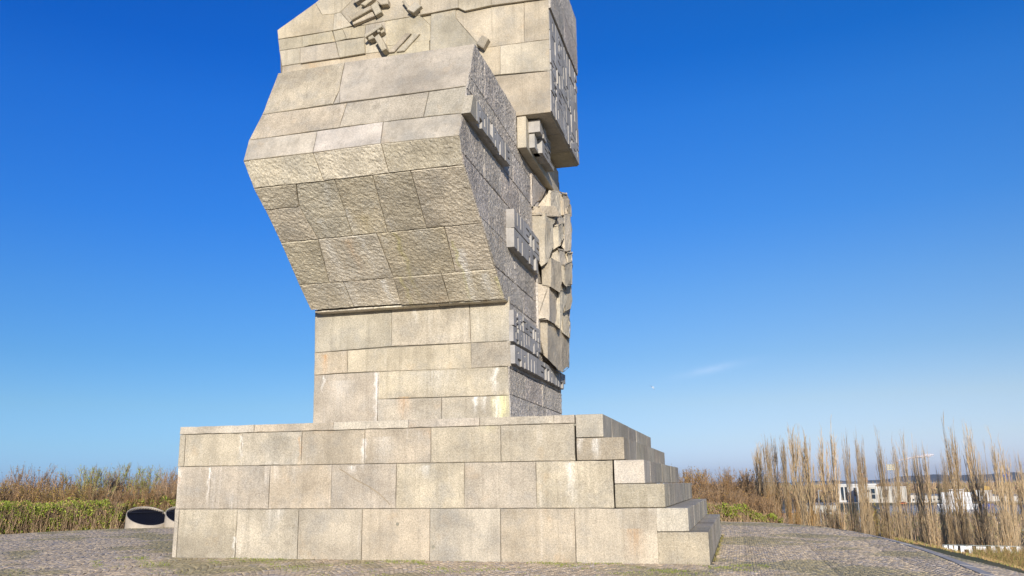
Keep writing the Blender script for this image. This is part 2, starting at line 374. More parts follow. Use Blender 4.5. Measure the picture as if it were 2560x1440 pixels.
# water
mt, n, b = new_mat('harbour_water'); g = NB(n); pos = g.nd('ShaderNodeNewGeometry').outputs['Position']
b.inputs['Base Color'].default_value = (.012, .035, .10, 1); b.inputs['Roughness'].default_value = .12; b.inputs['Specular IOR Level'].default_value = .5
n.links.new(g.bump(g.noise(pos, .35, 5, .7), 1.2, 1.0), b.inputs['Normal'])
bm = bmesh.new(); add_prism(bm, [(-30000, 300), (30000, 300), (30000, 30000), (-30000, 30000)], 2, -22.6, -22.2)
tag(bm_obj('harbour_water', bm, mt), kind='structure')

# ------------------------------------------------------------------ pavement: bed, kerb, cobbles
def bed_mat():
    mt, n, b = new_mat('paving_joint_soil'); g = NB(n)
    pos = g.nd('ShaderNodeNewGeometry').outputs['Position']
    c = g.mix(g.ramp(g.noise(pos, 6.0, 4, .6), [(.35, 0.), (.65, 1.)]), (.18, .15, .105), (.30, .25, .165))
    mg = g.ramp(g.noise(pos, .45, 4, .6), [(.42, 0.), (.6, 1.)])
    mf = g.ramp(g.noise(pos, 5.0, 3, .6), [(.4, 0.), (.6, 1.)])
    c = g.mix(g.math('MULTIPLY', mg, mf), c, (.17, .19, .05))
    n.links.new(c, b.inputs['Base Color']); b.inputs['Roughness'].default_value = .95
    return mt
m_bed = bed_mat()
pav = None
gx = np.arange(-34, 8.01, .75); gy = np.arange(-24, 26.01, .75)
GX, GY = np.meshgrid(gx, gy, indexing='ij')
D = seg_dist(GX, GY).reshape(GX.shape); ok = D < .75
GZ = np.clip(.0063*(-.77-GX), 0, .085)+.0-.008
idx = np.arange(GX.size).reshape(GX.shape)
cell = ok[:-1, :-1] & ok[1:, :-1] & ok[1:, 1:] & ok[:-1, 1:]
q = np.stack([idx[:-1, :-1], idx[1:, :-1], idx[1:, 1:], idx[:-1, 1:]], -1)[cell]
used, inv = np.unique(q.ravel(), return_inverse=True)
# pull the outermost vertices back to the edge line
PX = GX.ravel()[used].copy(); PY = GY.ravel()[used].copy(); PD = D.ravel()[used]
for _ in range(3):
    e = .05; dx = (seg_dist(PX+e, PY)-seg_dist(PX-e, PY))/(2*e); dy = (seg_dist(PX, PY+e)-seg_dist(PX, PY-e))/(2*e)
    PD = seg_dist(PX, PY); k = np.clip(PD, 0, None); PX = PX-dx*k; PY = PY-dy*k
me = np_mesh('pavement', np.stack([PX, PY, np.clip(.0063*(-.77-PX), 0, .085)-.012], -1), inv.reshape(-1, 4))
pav = link('pavement', me, None, m_bed); tag(pav, kind='structure')

def frust(x, y, z, mg=60):
    x = np.asarray(x); v = np.stack([x-CAM.x, np.asarray(y)-CAM.y, np.asarray(z)-CAM.z], -1)
    w = v@np.array(fw); px = 1280+F_PX*(v@np.array(A_))/w; py = 720-F_PX*(v@np.array(B_))/w
    return (w > 0) & (px > -mg*6) & (px < 2560+mg*6) & (py < 1440+mg*2) & (py > 1100), px, py, w
# segmental-arc setts
def lay_setts(x0, x1, y0, y1):
    xs, ys, aa = [], [], []
    seg = 1.7; pitch = .125
    n_c = int((x1-x0)/pitch)
    rows = int((y1-y0)/pitch)+10
    for r in range(rows):
        cxs = x0+np.arange(n_c)*pitch+nr.uniform(-.012, .012, n_c)+(r % 2)*pitch*.5
        u = ((cxs/seg) % 1.0)-.5
        yy = y0-.6+r*pitch*1.0+(.30*(1-(2*np.abs(u))**2))
        xs.append(cxs); ys.append(yy+nr.uniform(-.01, .01, n_c)); aa.append(-.30*8*u*1.0/seg*.5)
    return np.concatenate(xs), np.concatenate(ys), np.concatenate(aa)
sx, sy, sa = lay_setts(-33, 6.5, -18, 25)
sdist = seg_dist(sx, sy); inside = sdist < -.05
plin = (sx > -14.25) & (sx < -.68) & (sy > -.06) & (sy < 11.5)
hid = (sy > 2.5) & (sx > -24) & (sx < -3) & (sy > 11.5)     # behind the plinth as seen from near the camera
vis, ppx, ppy, wd = frust(sx, sy, np.zeros_like(sx))
keep = inside & ~plin & vis & ~(hid & (sx < -6) & (sx > -22))
sx, sy, sa, ppy, ppx, wd = sx[keep], sy[keep], sa[keep], ppy[keep], ppx[keep], wd[keep]
N = len(sx)
def sett_arrays(sx, sy, sa, seedv):
    n = len(sx); rs = np.random.RandomState(seedv)
    hw = rs.uniform(.048, .061, (n, 4)); hl = rs.uniform(.046, .06, (n, 4))
    cs = np.array([[-1, -1], [1, -1], [1, 1], [-1, 1]])
    ang = sa*.6+rs.uniform(-.08, .08, n); ca, sn = np.cos(ang)[:, None], np.sin(ang)[:, None]
    def ring(k):
        lx = cs[:, 0]*hw*k; ly = cs[:, 1]*hl*k
        return sx[:, None]+lx*ca-ly*sn, sy[:, None]+lx*sn+ly*ca
    bx, by = ring(1.0); tx, ty = ring(.74)
    g0 = np.clip(.0063*(-.77-sx), 0, .085)[:, None]
    h = rs.uniform(.011, .017, n)[:, None]; tl = rs.uniform(-.004, .004, (n, 4))
    Vb = np.stack([bx, by, g0-.02+0*bx], -1); Vm = np.stack([bx, by, g0+h*.45+0*bx], -1); Vt = np.stack([tx, ty, g0+h+tl], -1)
    V = np.concatenate([Vb, Vm, Vt], 1)            # n,12,3
    t = []
    for a, bq in ((0, 4), (4, 8)):
        for i in range(4): t.append([a+i, a+(i+1) % 4, bq+(i+1) % 4, bq+i])
    t.append([8, 9, 10, 11]); t = np.array(t)
    F = t[None]+np.arange(n)[:, None, None]*12
    v = rs.normal(0, 1, n); hue = rs.uniform(0, 1, n)
    base = np.where(hue[:, None] < .58, np.array([[.52, .415, .285]]), np.where(hue[:, None] < .86, np.array([[.54, .42, .28]]), np.array([[.44, .375, .31]])))
    c = base*(1+.13*v[:, None]).clip(.5, 1.7)
    mg = np.clip((fnoise(sx*1.0, sy*1.0, .55)+.5*fnoise(sx, sy, 1.7)-.05)*1.6, 0, .55)[:, None]
    c = c*(1-mg)+np.array([[.27, .24, .10]])*mg
    return V, F, c
near = np.argsort(-(1/(wd**1.0)*(((ppx > 0) & (ppx < 2560) & (ppy < 1440)).astype(float)+.001)))[:300]
mk = np.zeros(N, bool); mk[near] = True
V, F, c = sett_arrays(sx[~mk], sy[~mk], sa[~mk], 3)
me = np_mesh('cobblestones', V.reshape(-1, 3), F.reshape(-1, 4), col=np.repeat(c[:, None], 12, 1))
o = link('cobblestones', me, pav, m_cobble); tag(o, kind='stuff')
V, F, c = sett_arrays(sx[mk], sy[mk], sa[mk], 4)
for i in range(len(V)):
    me = np_mesh('cobblestone', V[i], F[0]-F[0].min(), col=np.repeat(c[i][None], 12, 0)); link('cobblestone', me, pav, m_cobble)
print('setts', N)

# kerb stones and outer sloping ring (right-hand side)
def offset_line(d0, i0=None, i1=None):
    out = []
    E_ = ED[i0:i1]
    for i in range(len(E_)):
        a = E_[max(0, i-1)]; b = E_[min(len(E_)-1, i+1)]; t = b-a; t = t/np.hypot(*t); nrm = np.array([-t[1], t[0]])
        out.append(E_[i]+nrm*d0)
    return np.array(out)
sel = [i for i in range(len(ED)) if ED[i, 0] > -6 and ED[i, 1] > -14 or (ED[i, 0] < -22 and ED[i, 1] > -6)]
ring = empty('kerb_ring', (4.5, 3, 0)); tag(ring, kind='structure')
kb0 = offset_line(-.02); kb1 = offset_line(.28); kb2 = kb1+(offset_line(1.9)-kb1)*np.clip((4-ED[:, 1:2])/7, .03, 1)
cum = np.concatenate([[0], np.cumsum(np.hypot(*(ED[1:]-ED[:-1]).T))])
def interp(L, s): return np.array([np.interp(s, cum, L[:, 0]), np.interp(s, cum, L[:, 1])])
s = 0; 
while s < cum[-1]-1:
    L = .95; a0 = interp(kb0, s+.01); b0 = interp(kb0, s+L-.01); a1 = interp(kb1, s+.01); b1 = interp(kb1, s+L-.01)
    if (a0[1] > -16 and (a0[0] > -4 or a0[0] < -22)):
        bm = bmesh.new(); z = gz(*a0)+.018+rnd.uniform(-.006, .006)
        pts = [a0, b0, b1, a1]
        lo = [bm.verts.new((p[0], p[1], z-.25)) for p in pts]; hi = [bm.verts.new((p[0], p[1], z-(.05 if i > 1 else 0))) for i, p in enumerate(pts)]
        bm.faces.new(lo[::-1]); bm.faces.new(hi)
        for i in range(4): bm.faces.new([lo[i], lo[(i+1) % 4], hi[(i+1) % 4], hi[i]])
        bm_obj('kerb_stone', bm, m_kerb, ring)
    s += L
# outer ring: sloping cobbled apron
V = []; Fq = []; 
ring_i = [i for i in range(len(ED)) if ED[i, 1] > -16 and ED[i, 0] > -3]
ra = [kb1[i] for i in ring_i]; rb = [kb2[i] for i in ring_i]
for i in range(len(ra)):
    w_ = float(np.hypot(*(ra[i]-rb[i]))); V += [(ra[i][0], ra[i][1], -.05), (rb[i][0], rb[i][1], -.05-.13*w_)]
Fq = [[2*i, 2*i+1, 2*i+3, 2*i+2] for i in range(len(ra)-1)]
apr = link('apron', np_mesh('apron', V, Fq), None, m_bed); tag(apr, kind='structure')
us, vs = [], []
smin = cum[ring_i[0]]; smax = cum[ring_i[-1]]
ss = np.arange(smin, smax, .13); tt = np.arange(.05, .99, .065)
SS, TT = np.meshgrid(ss, tt, indexing='ij'); SS = (SS+nr.uniform(-.01, .01, SS.shape)+((np.arange(len(tt)) % 2)*.065)[None]).ravel(); TT = TT.ravel()
ax_ = np.interp(SS, cum, kb1[:, 0])*(1-TT)+np.interp(SS, cum, kb2[:, 0])*TT; ay_ = np.interp(SS, cum, kb1[:, 1])*(1-TT)+np.interp(SS, cum, kb2[:, 1])*TT
V, F, c = sett_arrays(ax_, ay_, np.zeros_like(ax_), 9)
WW = np.interp(SS, cum, np.hypot(*(kb2-kb1).T)); V[:, :, 2] += (-.05-.13*WW*TT)[:, None]-np.clip(.0063*(-.77-ax_), 0, .085)[:, None]
tag(link('cobblestones', np_mesh('cobblestones', V.reshape(-1, 3), F.reshape(-1, 4), col=np.repeat(c[:, None], 12, 1)), apr, m_cobble), kind='stuff')

# ------------------------------------------------------------------ monument
MON = empty('stone_monument', (-8.2, 5.0, 0))
tag(MON, 'tall pale granite block monument with jutting block and carved relief on a stepped plinth', 'monument')
def stone(parent, pts, nrm, mat, thick=.07, gap=.006, ch=.014, jit=.004, proud=0.0, grid=0, amp=.012, name='granite_block', dome=0.0):
    "a dressed block face: planar polygon pts (world), outward normal nrm; chamfered, extruded inward"
    pts = [Vector(p) for p in pts]; nrm = Vector(nrm).normalized()
    c0 = sum(pts, Vector())/len(pts)
    u = (pts[1]-pts[0]).normalized(); u = (u-nrm*u.dot(nrm)).normalized(); v = nrm.cross(u)
    P2 = [((p-c0).dot(u), (p-c0).dot(v)) for p in pts]
    ar = sum(P2[i][0]*P2[(i+1) % len(P2)][1]-P2[(i+1) % len(P2)][0]*P2[i][1] for i in range(len(P2)))
    if ar < 0: P2 = P2[::-1]
    def inset(poly, d):
        n = len(poly); out = []
        for i in range(n):
            a, b, c = Vector(poly[i-1]), Vector(poly[i]), Vector(poly[(i+1) % n])
            e1 = (b-a).normalized(); e2 = (c-b).normalized()
            n1 = Vector((-e1.y, e1.x)); n2 = Vector((-e2.y, e2.x)); k = 1+n1.dot(n2)
            out.append(tuple(b+(n1+n2)*(d/max(k, .35))))
        return out
    Pg = inset(P2, gap)
    dens = []                                            # split long edges and roughen them
    for i in range(len(Pg)):
        a = Vector(Pg[i]); b = Vector(Pg[(i+1) % len(Pg)]); L = (b-a).length; k = max(1, int(L/.16))
        e = (b-a)/max(L, 1e-6); nn = Vector((-e.y, e.x))
        for j in range(k):
            q = a+(b-a)*(j/k)
            if j: q = q+nn*abs(rnd.gauss(0, jit))
            dens.append(q)
    n = len(dens)
    inn = []
    for i in range(n):
        a, b, c = dens[i-1], dens[i], dens[(i+1) % n]; e = (c-a).normalized(); nn = Vector((-e.y, e.x))
        t1 = (b-a).normalized(); t2 = (c-b).normalized(); kk = 1/max(.6, math.sqrt(max(.01, (1+t1.dot(t2))/2)))
        inn.append(b+nn*(ch*kk*rnd.uniform(.8, 1.5)*(rnd.uniform(2, 4.5) if rnd.random() < .07 else 1)))
    W3 = lambda q, h: c0+u*q[0]+v*q[1]+nrm*h
    bm = bmesh.new()
    back = [bm.verts.new(W3(q, -thick)) for q in dens]; mid = [bm.verts.new(W3(q, proud-ch*rnd.uniform(.7, 1.1))) for q in dens]
    top = [bm.verts.new(W3(q, proud)) for q in inn]
    for i in range(n):
        j = (i+1) % n
        bm.faces.new([back[i], back[j], mid[j], mid[i]]); bm.faces.new([mid[i], mid[j], top[j], top[i]])
    ff = bm.faces.new(top)
    if grid:
        xs = [q.x for q in inn]; ys = [q.y for q in inn]
        for k in range(1, int((max(xs)-min(xs))/grid)):
            geom = [f for f in bm.faces if abs(f.normal.dot(nrm)) > .999 and (f.calc_center_median()-c0).dot(nrm) > proud-.001]
            bm.normal_update()
        # slice the front face into a lattice
        def slice_(ax, pos):
            bm.normal_update()
            fs = [f for f in bm.faces if all(abs((w.co-c0).dot(nrm)-proud) < 1e-5 for w in f.verts)]
            ge = list({e for f in fs for e in f.edges})+fs+list({w for f in fs for w in f.verts})
            bmesh.ops.bisect_plane(bm, geom=ge, dist=1e-5, plane_co=c0+ax*pos+nrm*proud, plane_no=ax)
        x = min(xs)+grid
        while x < max(xs)-grid*.4: slice_(u, x); x += grid
        y = min(ys)+grid
        while y < max(ys)-grid*.4: slice_(v, y); y += grid
        tops = set(top)
        for w in bm.verts:
            h = (w.co-c0).dot(nrm)
            if abs(h-proud) < 1e-5:
                p = w.co
                nz = .35*mnoise.noise(p*4.0)+.8*mnoise.noise(p*11.0)+.8*mnoise.noise(p*19)
                on_edge = w in tops or any(len(e.link_faces) < 2 for e in w.link_edges)
                w.co = w.co+nrm*((nz*amp+dome) if not on_edge else nz*amp*.3)
    return bm_obj(name, bm, mat, parent)
def quad_px(parent, px, ax, val, nrm, mat, **k):
    pr = k.get('proud', 0.0)
    return stone(parent, [P(x, y, ax, val) for x, y in px], nrm, mat, **k)

# --- plinth
YP = 0.0
xj = lambda px, py: P(px, py, 1, 0).x
bm = bmesh.new()
prof = [(-14.16, -.2), (-1.95, -.2), (-1.95, 1.2), (-2.85, 1.2), (-2.85, 2.27), (-3.72, 2.27), (-3.72, 3.32), (-14.16, 3.32)]
add_prism(bm, prof, 1, .05, 11.35)
plinth = bm_obj('plinth', bm, m_core, MON)
lines = [((-14.25, -.12), (-.7, -.12)), ((-14.178, 1.284), (-1.874, 1.213)), ((-14.205, 2.359), (-3.66, 2.291)), ((-14.18, 3.184), (-3.66, 3.155)), ((-14.203, 3.393), (-3.66, 3.361))]
def zl(i, x):
    (a, b), (c_, d) = lines[i]; return b+(x-a)*(d-b)/(c_-a)
courses = [(0, 1, [431, 444, 590, 744.5, 904, 1074, 1251, 1438, 1644], 1335),
           (1, 2, [441, 524, 673, 828, 990, 1161, 1341, 1534], 1220),
           (2, 3, [449, 462, 603, 753.5, 911, 1077, 1252, 1437.5], 1125),
           (3, 4, [452.5, 636, 834, 1022, 1199, 1385, 1437], 1060)]
for a, b, js, py in courses:
    xs = [xj(p, py) for p in js]
    xs[0] = -14.21
    for x0, x1 in zip(xs, xs[1:]):
        tilt = rnd.uniform(-.012, .012)
        pts = [(x0+tilt, YP, zl(a, x0)), (x1, YP, zl(a, x1)), (x1+tilt*.3, YP, zl(b, x1)), (x0, YP, zl(b, x0))]
        stone(plinth, pts, (0, -1, 0), m_cap if a == 3 else m_front, thick=.55 if a == 3 else .09, proud=rnd.uniform(-.006, .01)+(.012 if a == 3 else 0), gap=.004 if a != 3 else .006, ch=.009, jit=.005)
# left flank courses
for a, b in ((0, 1), (1, 2), (2, 3), (3, 4)):
    y = .02; k = 0
    while y < 11.3:
        L = rnd.uniform(1.2, 1.7); y1 = min(11.35, y+L)
        stone(plinth, [(-14.21, y1, zl(a, -14.2)), (-14.21, y, zl(a, -14.2)), (-14.21, y, zl(b, -14.2)), (-14.21, y1, zl(b, -14.2))], (-1, 0, 0), m_front, thick=.05)
        y = y1
# mortared crack and round plugs in the front face
bm = bmesh.new(); L_ = [(848, 1172), (862, 1180), (880, 1193), (898, 1204), (920, 1215), (945, 1232), (962, 1247), (975, 1262)]
cp = [P(x, y, 1, -.012) for x, y in L_]
for a, b in zip(cp, cp[1:]):
    d_ = (b-a).normalized(); nn = Vector((-d_.z, 0, d_.x))*rnd.uniform(.006, .013)
    va = [bm.verts.new(q) for q in (a-nn, b-nn, b+nn, a+nn)]; vb = [bm.verts.new(q+Vector((0, .03, 0))) for q in (a-nn, b-nn, b+nn, a+nn)]
    bm.faces.new(va); bm.faces.new(vb[::-1])
    for i in range(4): bm.faces.new([va[i], vb[i], vb[(i+1) % 4], va[(i+1) % 4]])
bm_obj('mortared_crack', bm, plain('crack_mortar', (.30, .24, .16), .9, noise_amt=.3, scale=12), plinth)
m_plug = plain('plug_mortar', (.27, .25, .19), .9, noise_amt=.2, scale=12)
for x, y, r in ((994, 1310, .042), (1083, 1367, .042), (1437, 1062, .03)):
    c_ = P(x, y, 1, 0); bm = bmesh.new(); add_tube(bm, c_+Vector((0, .05, 0)), c_+Vector((0, -.014, 0)), r, r*.96, 14); bm_obj('mortar_plug', bm, m_plug, plinth)
# steps on the right-hand end: every block is a whole stone
def block_box(parent, x0, x1, y0, y1, z0, z1, mat, ch=.018, name='granite_block'):
    bm = bmesh.new(); g_ = .005
    add_box(bm, x0+g_, x1-g_, y0+g_, y1-g_, z0+g_*.6, z1-g_*.3)
    bmesh.ops.bevel(bm, geom=list(bm.edges), offset=ch*rnd.uniform(.8, 1.3), segments=2, affect='EDGES', profile=.6)
    for v in bm.verts: v.co += Vector((rnd.gauss(0, .0018), rnd.gauss(0, .0018), rnd.gauss(0, .0018)))
    return bm_obj(name, bm, mat, parent)
XI1, XI2, XI3 = -1.895, -2.80, -3.655
steps = [(XI1, -.755, -.1, .69), (XI1, -1.165, .70, 1.21), (XI2, -1.655, 1.222, 1.750), (XI2, -2.085, 1.758, 2.284), (XI3, -2.525, 2.296, 2.812), (XI3, -2.990, 2.82, 3.355)]
for i, (x0, x1, z0, z1) in enumerate(steps):
    y = 0.0; first = True
    while y < 11.3:
        L = (rnd.uniform(1.3, 1.9) if not first else rnd.uniform(1.0, 1.5)); y1 = min(11.4, y+L)
        if 11.4-y1 < .7: y1 = 11.4
        block_box(plinth, x0+(.01 if first else -.0), x1+.0+rnd.uniform(-.006, .004), y-(.004 if first else 0), y1, z0, z1, m_cap if first and i % 2 else m_step)
        y = y1; first = False
# --- shaft
YS, XR, XL = 1.2, -5.533, -11.0
YB = 8.05
shaft_c = bmesh.new(); add_prism(shaft_c, [(YS+.05, 3.3), (YB-.03, 3.3), (YB-.03, 12.1), (YS+.05, 12.1)], 0, XL+.04, XR-.05)
shaft = bm_obj('shaft', shaft_c, m_core, MON)
sh = [([(787, 775), (979, 762), (979, 866), (786, 882)], 0), ([(979, 762), (1173, 748), (1177, 857), (979, 866)], .012), ([(1173, 748), (1274, 741), (1274.5, 852), (1177, 857)], .004),
      ([(786, 882), (868, 876), (868, 932), (785, 938)], .006), ([(868, 876), (1177, 857), (1178, 921), (868, 932)], 0), ([(1177, 857), (1276, 852), (1277, 915.5), (1178, 921)], .02),
      ([(785, 938), (945, 929), (943, 1074), (781, 1078)], .0), ([(945, 929), (1269, 916), (1273, 988), (945, 998)], .006),
      ([(945, 998), (1104, 993.5), (1104, 1070), (944, 1074)], .01), ([(1104, 993.5), (1273, 988), (1276, 1062), (1104, 1070)], .004)]
for px, pr in sh: quad_px(shaft, px, 1, YS, (0, -1, 0), m_front, thick=.09, proud=pr, gap=.004, ch=.01)
# --- jutting block
Tt, Rr, Kk, Ll = (-1.746, 12.28), (-3.0, 9.40), (-2.62, 8.85), (.86, 6.43)
def shrink(poly, d=.05):
    c = Vector((sum(p[0] for p in poly)/len(poly), sum(p[1] for p in poly)/len(poly)))
    return [tuple(Vector(p)+(c-Vector(p)).normalized()*d*1.4) for p in poly]
bm = bmesh.new(); add_prism(bm, shrink([Ll, Kk, Rr, Tt, (2.4, 12.28), (2.4, 6.43)]), 0, XL+.16, XR-.05)
jut = bm_obj('jutting_block', bm, m_core, MON)
def plane_px(parent, px, q0, q1, mat, **k):
    "polygon of pixels on the plane through profile points q0, q1 (y,z), extruded along x"
    d = Vector((0, q1[0]-q0[0], q1[1]-q0[1])).normalized(); nrm = Vector((1, 0, 0)).cross(d)
    if nrm.y > 0: nrm = -nrm
    p0 = Vector((0, q0[0], q0[1])); pts = []
    for x, y in px:
        r = ray(x, y); t = (p0-CAM).dot(nrm)/r.dot(nrm); pts.append(CAM+r*t)
    return stone(parent, pts, nrm, mat, **k)
up_f = [[(849, 226), (849, 257), (833, 259)], [(695, 183), (861, 156), (848, 225), (832, 259), (655, 286)], [(861, 156), (1187, 109), (1166, 215), (849, 257), (848, 225)], [(655, 286), (867, 257), (848, 318), (622, 350)],
        [(867, 257), (1072, 229), (1058, 292), (848, 318)], [(1072, 229), (1166, 215), (1155, 282), (1058, 292)],
        [(622, 350), (793, 328), (782, 381), (608, 402)], [(793, 328), (958, 304), (951, 359), (782, 381)], [(958, 304), (1155, 282), (1148, 338), (951, 359)]]
um = [m_pale, m_front, m_pale, m_front, m_front, m_front, m_pale, m_pale, m_pale]
for px, mt_ in zip(up_f, um): plane_px(jut, px, Rr, Tt, mt_, thick=.07, ch=.012, proud=rnd.uniform(0, .012), grid=.12, amp=.004)
b1 = [[(608, 402), (782, 381), (809, 453), (634, 471)], [(782, 381), (952, 359), (972, 433), (809, 453)], [(952, 359), (1148, 338), (1160, 412), (972, 433)]]
for px in b1: plane_px(jut, px, Kk, Rr, m_under, thick=.05, gap=.005, ch=.012, proud=rnd.uniform(-.004, .01), grid=.045, amp=.013, dome=.003)
b2 = [[(634, 471), (740, 459), (748, 517), (662, 524)], [(662, 524), (748, 517), (795, 598), (702, 608)], [(740, 459), (836, 448.5), (881, 589), (795, 598), (748, 517)],
      [(836, 448.5), (931, 438), (969, 581), (881, 589)], [(931, 438), (1026, 427), (1066, 571), (969, 581)], [(1026, 427), (1160, 412), (1205, 558), (1066, 571)],
      [(702, 608), (795, 598), (823, 707), (747, 712)], [(795, 598), (941, 584), (983, 694), (823, 707)], [(941, 584), (1110, 567), (1138, 682), (983, 694)], [(1110, 567), (1205, 558), (1238, 673), (1138, 682)],
      [(747, 712), (857, 704.5), (884, 768), (777, 776)], [(857, 704.5), (983, 694), (1003, 762), (884, 768)], [(983, 694), (1103, 684.5), (1124, 755), (1003, 762)], [(1103, 684.5), (1238, 673), (1263, 748), (1124, 755)]]
for px in b2: plane_px(jut, px, Ll, Kk, m_under, thick=.06, gap=.005, ch=.014, proud=rnd.uniform(-.016, .016), grid=.045, amp=.013, dome=.003)
# underside lip blocks
for a, b in ((-10.9, -9.2), (-9.2, -7.4), (-7.4, XR)):
    stone(jut, [(a, .88, 6.42), (b, .88, 6.42), (b, 1.3, 6.42), (a, 1.3, 6.42)], (0, 0, -1), m_under, thick=.05)
# --- right flank, rough-hewn, built course by course
def yfront(z):
    if z <= 6.43: return YS
    for (y0, z0), (y1, z1) in ((Ll, Kk), (Kk, Rr), (Rr, Tt)):
        if z0 <= z <= z1: return y0+(y1-y0)*(z-z0)/(z1-z0)
    return Tt[0]
flank = [(3.30, 4.02, [3.2, 5.6]), (4.02, 4.70, [2.9, 5.1]), (4.70, 5.32, [4.0, 6.1]), (5.32, 6.43, [3.1, 5.6]), (6.43, 7.08, [2.9, 5.2]), (7.08, 7.98, [1.9, 4.1, 6.2]), (7.98, 9.07, [-.6, 1.7, 4.4, 6.4]),
         (9.07, 9.98, [-1.0, .6, 2.6, 4.9]), (9.98, 10.80, [-.4, 1.9, 4.2]), (10.80, 11.2, [.16, 3.0, 5.5]), (11.2, 12.28, [-.9, .16])]
for z0, z1, js in flank:
    parent = shaft if z1 < 6.5 else jut
    ks = [z0]+[z for z in (Kk[1], Rr[1]) if z0 < z < z1]+[z1]
    left = [(yfront(z), z) for z in ks]
    if z0 == 6.43: left[0] = (Ll[0], 6.43)
    yend = YB if z1 < 12 else 2.44
    bounds = [None]+js+[yend]
    for i in range(len(bounds)-1):
        yr = bounds[i+1]
        if i == 0: poly = [(y, z) for y, z in left[::-1]]+[(yr, z0), (yr, z1)]; poly = [(yr, z1)]+left[::-1]+[(yr, z0)]
        else: poly = [(bounds[i], z0), (yr, z0), (yr, z1), (bounds[i], z1)]
        stone(parent, [(XR, y, z) for y, z in poly], (1, 0, 0), m_side, thick=.045, gap=.005, ch=.012, proud=rnd.uniform(-.008, .008), grid=.05, amp=.019, dome=.002)
# --- upper slab
YU, XU, XUL = 2.42, -4.543, -13.2
bm = bmesh.new()
fpoly = [(-13.02, 12.2), (-4.62, 12.2), (-4.62, 17.6), (-10.9, 17.6), (-11.92, 16.86), (-13.3, 16.02)]
add_prism(bm, fpoly, 1, YU+.05, 6.95)
add_prism(bm, [(-10.2, 17.602), (-5.4, 17.602), (-4.9, 23.5), (-9.0, 24.6)], 1, 2.9, 6.4)
slab = bm_obj('upper_slab', bm, m_core, MON)
SL = [([(693, 75), (788, 7), (805, 37), (835, 35), (832, 76), (695, 98)], .05), ([(788, 7), (800, -3), (930, -100), (900, -20), (851, 30), (835, 35), (805, 37)], .07),
      ([(695, 98), (755, 90), (755, 118), (698, 127)], 0), ([(755, 90), (830, 77), (838, 104), (772, 113), (755, 118)], .02), ([(698, 127), (750, 119), (750, 158), (705, 165)], .03),
      ([(750, 119), (838, 105), (848, 144), (750, 158)], .10), ([(839, 104), (911, 93), (912, 133), (848, 144)], .13), ([(705, 165), (750, 158), (912, 134), (966, 128), (966, 210), (700, 250)], -.01),
      ([(855, 71), (914, 62), (911, 92), (866, 97)], .03), ([(832, 76), (855, 71), (866, 97), (838, 104)], .0), ([(835, 35), (851, 30), (880, 64), (855, 71), (832, 76)], .07),
      ([(911, 93), (966, 84), (966, 128), (912, 134)], .0), ([(914, 62), (962, 53), (966, 84), (911, 93)], .02),
      ([(962, 53), (1050, 37), (1076, 64), (1076, 101), (966, 115)], .015), ([(966, 115), (1073, 100), (1073, 210), (966, 210)], .035),
      ([(851, 30), (900, -20), (1050, -60), (1050, 37), (962, 53), (914, 62), (880, 64)], .05),
      ([(1050, 37), (1077, 34), (1076, 64)], -.02), ([(1077, 33), (1139, 22), (1139, 45), (1194, 108), (1187, 170), (1073, 185), (1076, 64)], .05), ([(1139, 22), (1162, 28), (1310, 5), (1310, 106), (1218, 119), (1194, 108), (1139, 45)], .0),
      ([(1310, 5), (1371, -4), (1373, 98), (1310, 106)], .012), ([(1150, 128), (1250, 114), (1250, 186), (1150, 200)], .0), ([(1250, 114), (1373, 98), (1374, 176), (1250, 186)], .012),
      ([(1150, 200), (1374, 177), (1376, 280), (1150, 306)], .008),
      ([(1050, -60), (1143, -70), (1145, 19), (1050, 37)], .17), ([(1145, 19), (1143, -70), (1227, -80), (1228, 13), (1162, 27)], .17), ([(1228, 13), (1227, -80), (1370, -90), (1371, -6)], .15)]
for px, pr in SL:
    stone(slab, [P(x, y, 1, YU-max(pr, 0)*.6) for x, y in px], (0, -1, 0), m_slab, thick=.07+max(0, pr), gap=.003, ch=.01, jit=.002, proud=0 if pr > 0 else pr)
# carved bars and cubes of the emblem
bars = [([(870, 40), (924, 14), (928, 22), (878, 50)], .30), ([(879, 52), (928, 25), (936, 39), (882, 61)], .18), ([(926, 14), (942, 4), (953, 29), (938, 38)], .24), ([(909, 87), (953, 58), (954, 66), (912, 93)], .34),
        ([(937, 66), (942, 63), (950, 78), (944, 81)], .30), ([(935, 93), (946, 84), (959, 104), (965, 121), (954, 127)], .34), ([(919, 92), (930, 86), (936, 94), (921, 99)], .26), ([(1016, 23), (1036, 5), (1053, 14), (1033, 31)], .26), ([(1004, 3), (1012, 0), (1034, 28), (1026, 32)], .2),
        ([(941, 1), (969, -3), (969, 9), (951, 11)], .26), ([(1190, 109), (1205, 87), (1221, 96), (1208, 120)], .22), ([(968, 131), (1013, 82), (1027, 83), (985, 129)], .10), ([(990, 129), (1034, 83), (1049, 84), (1010, 127)], .09), ([(948, 68), (956, 62), (960, 78), (951, 84)], .2),
        ([(900, 10), (926, -8), (936, -6), (912, 14)], .2), ([(880, -4), (905, -20), (912, -10), (888, 6)], .25)]
for px, pr in bars:
    stone(slab, [P(x, y, 1, YU-pr) for x, y in px], (0, -1, 0), m_slab, thick=pr+.02, gap=.0, ch=.02, jit=.001, name='emblem_carving')
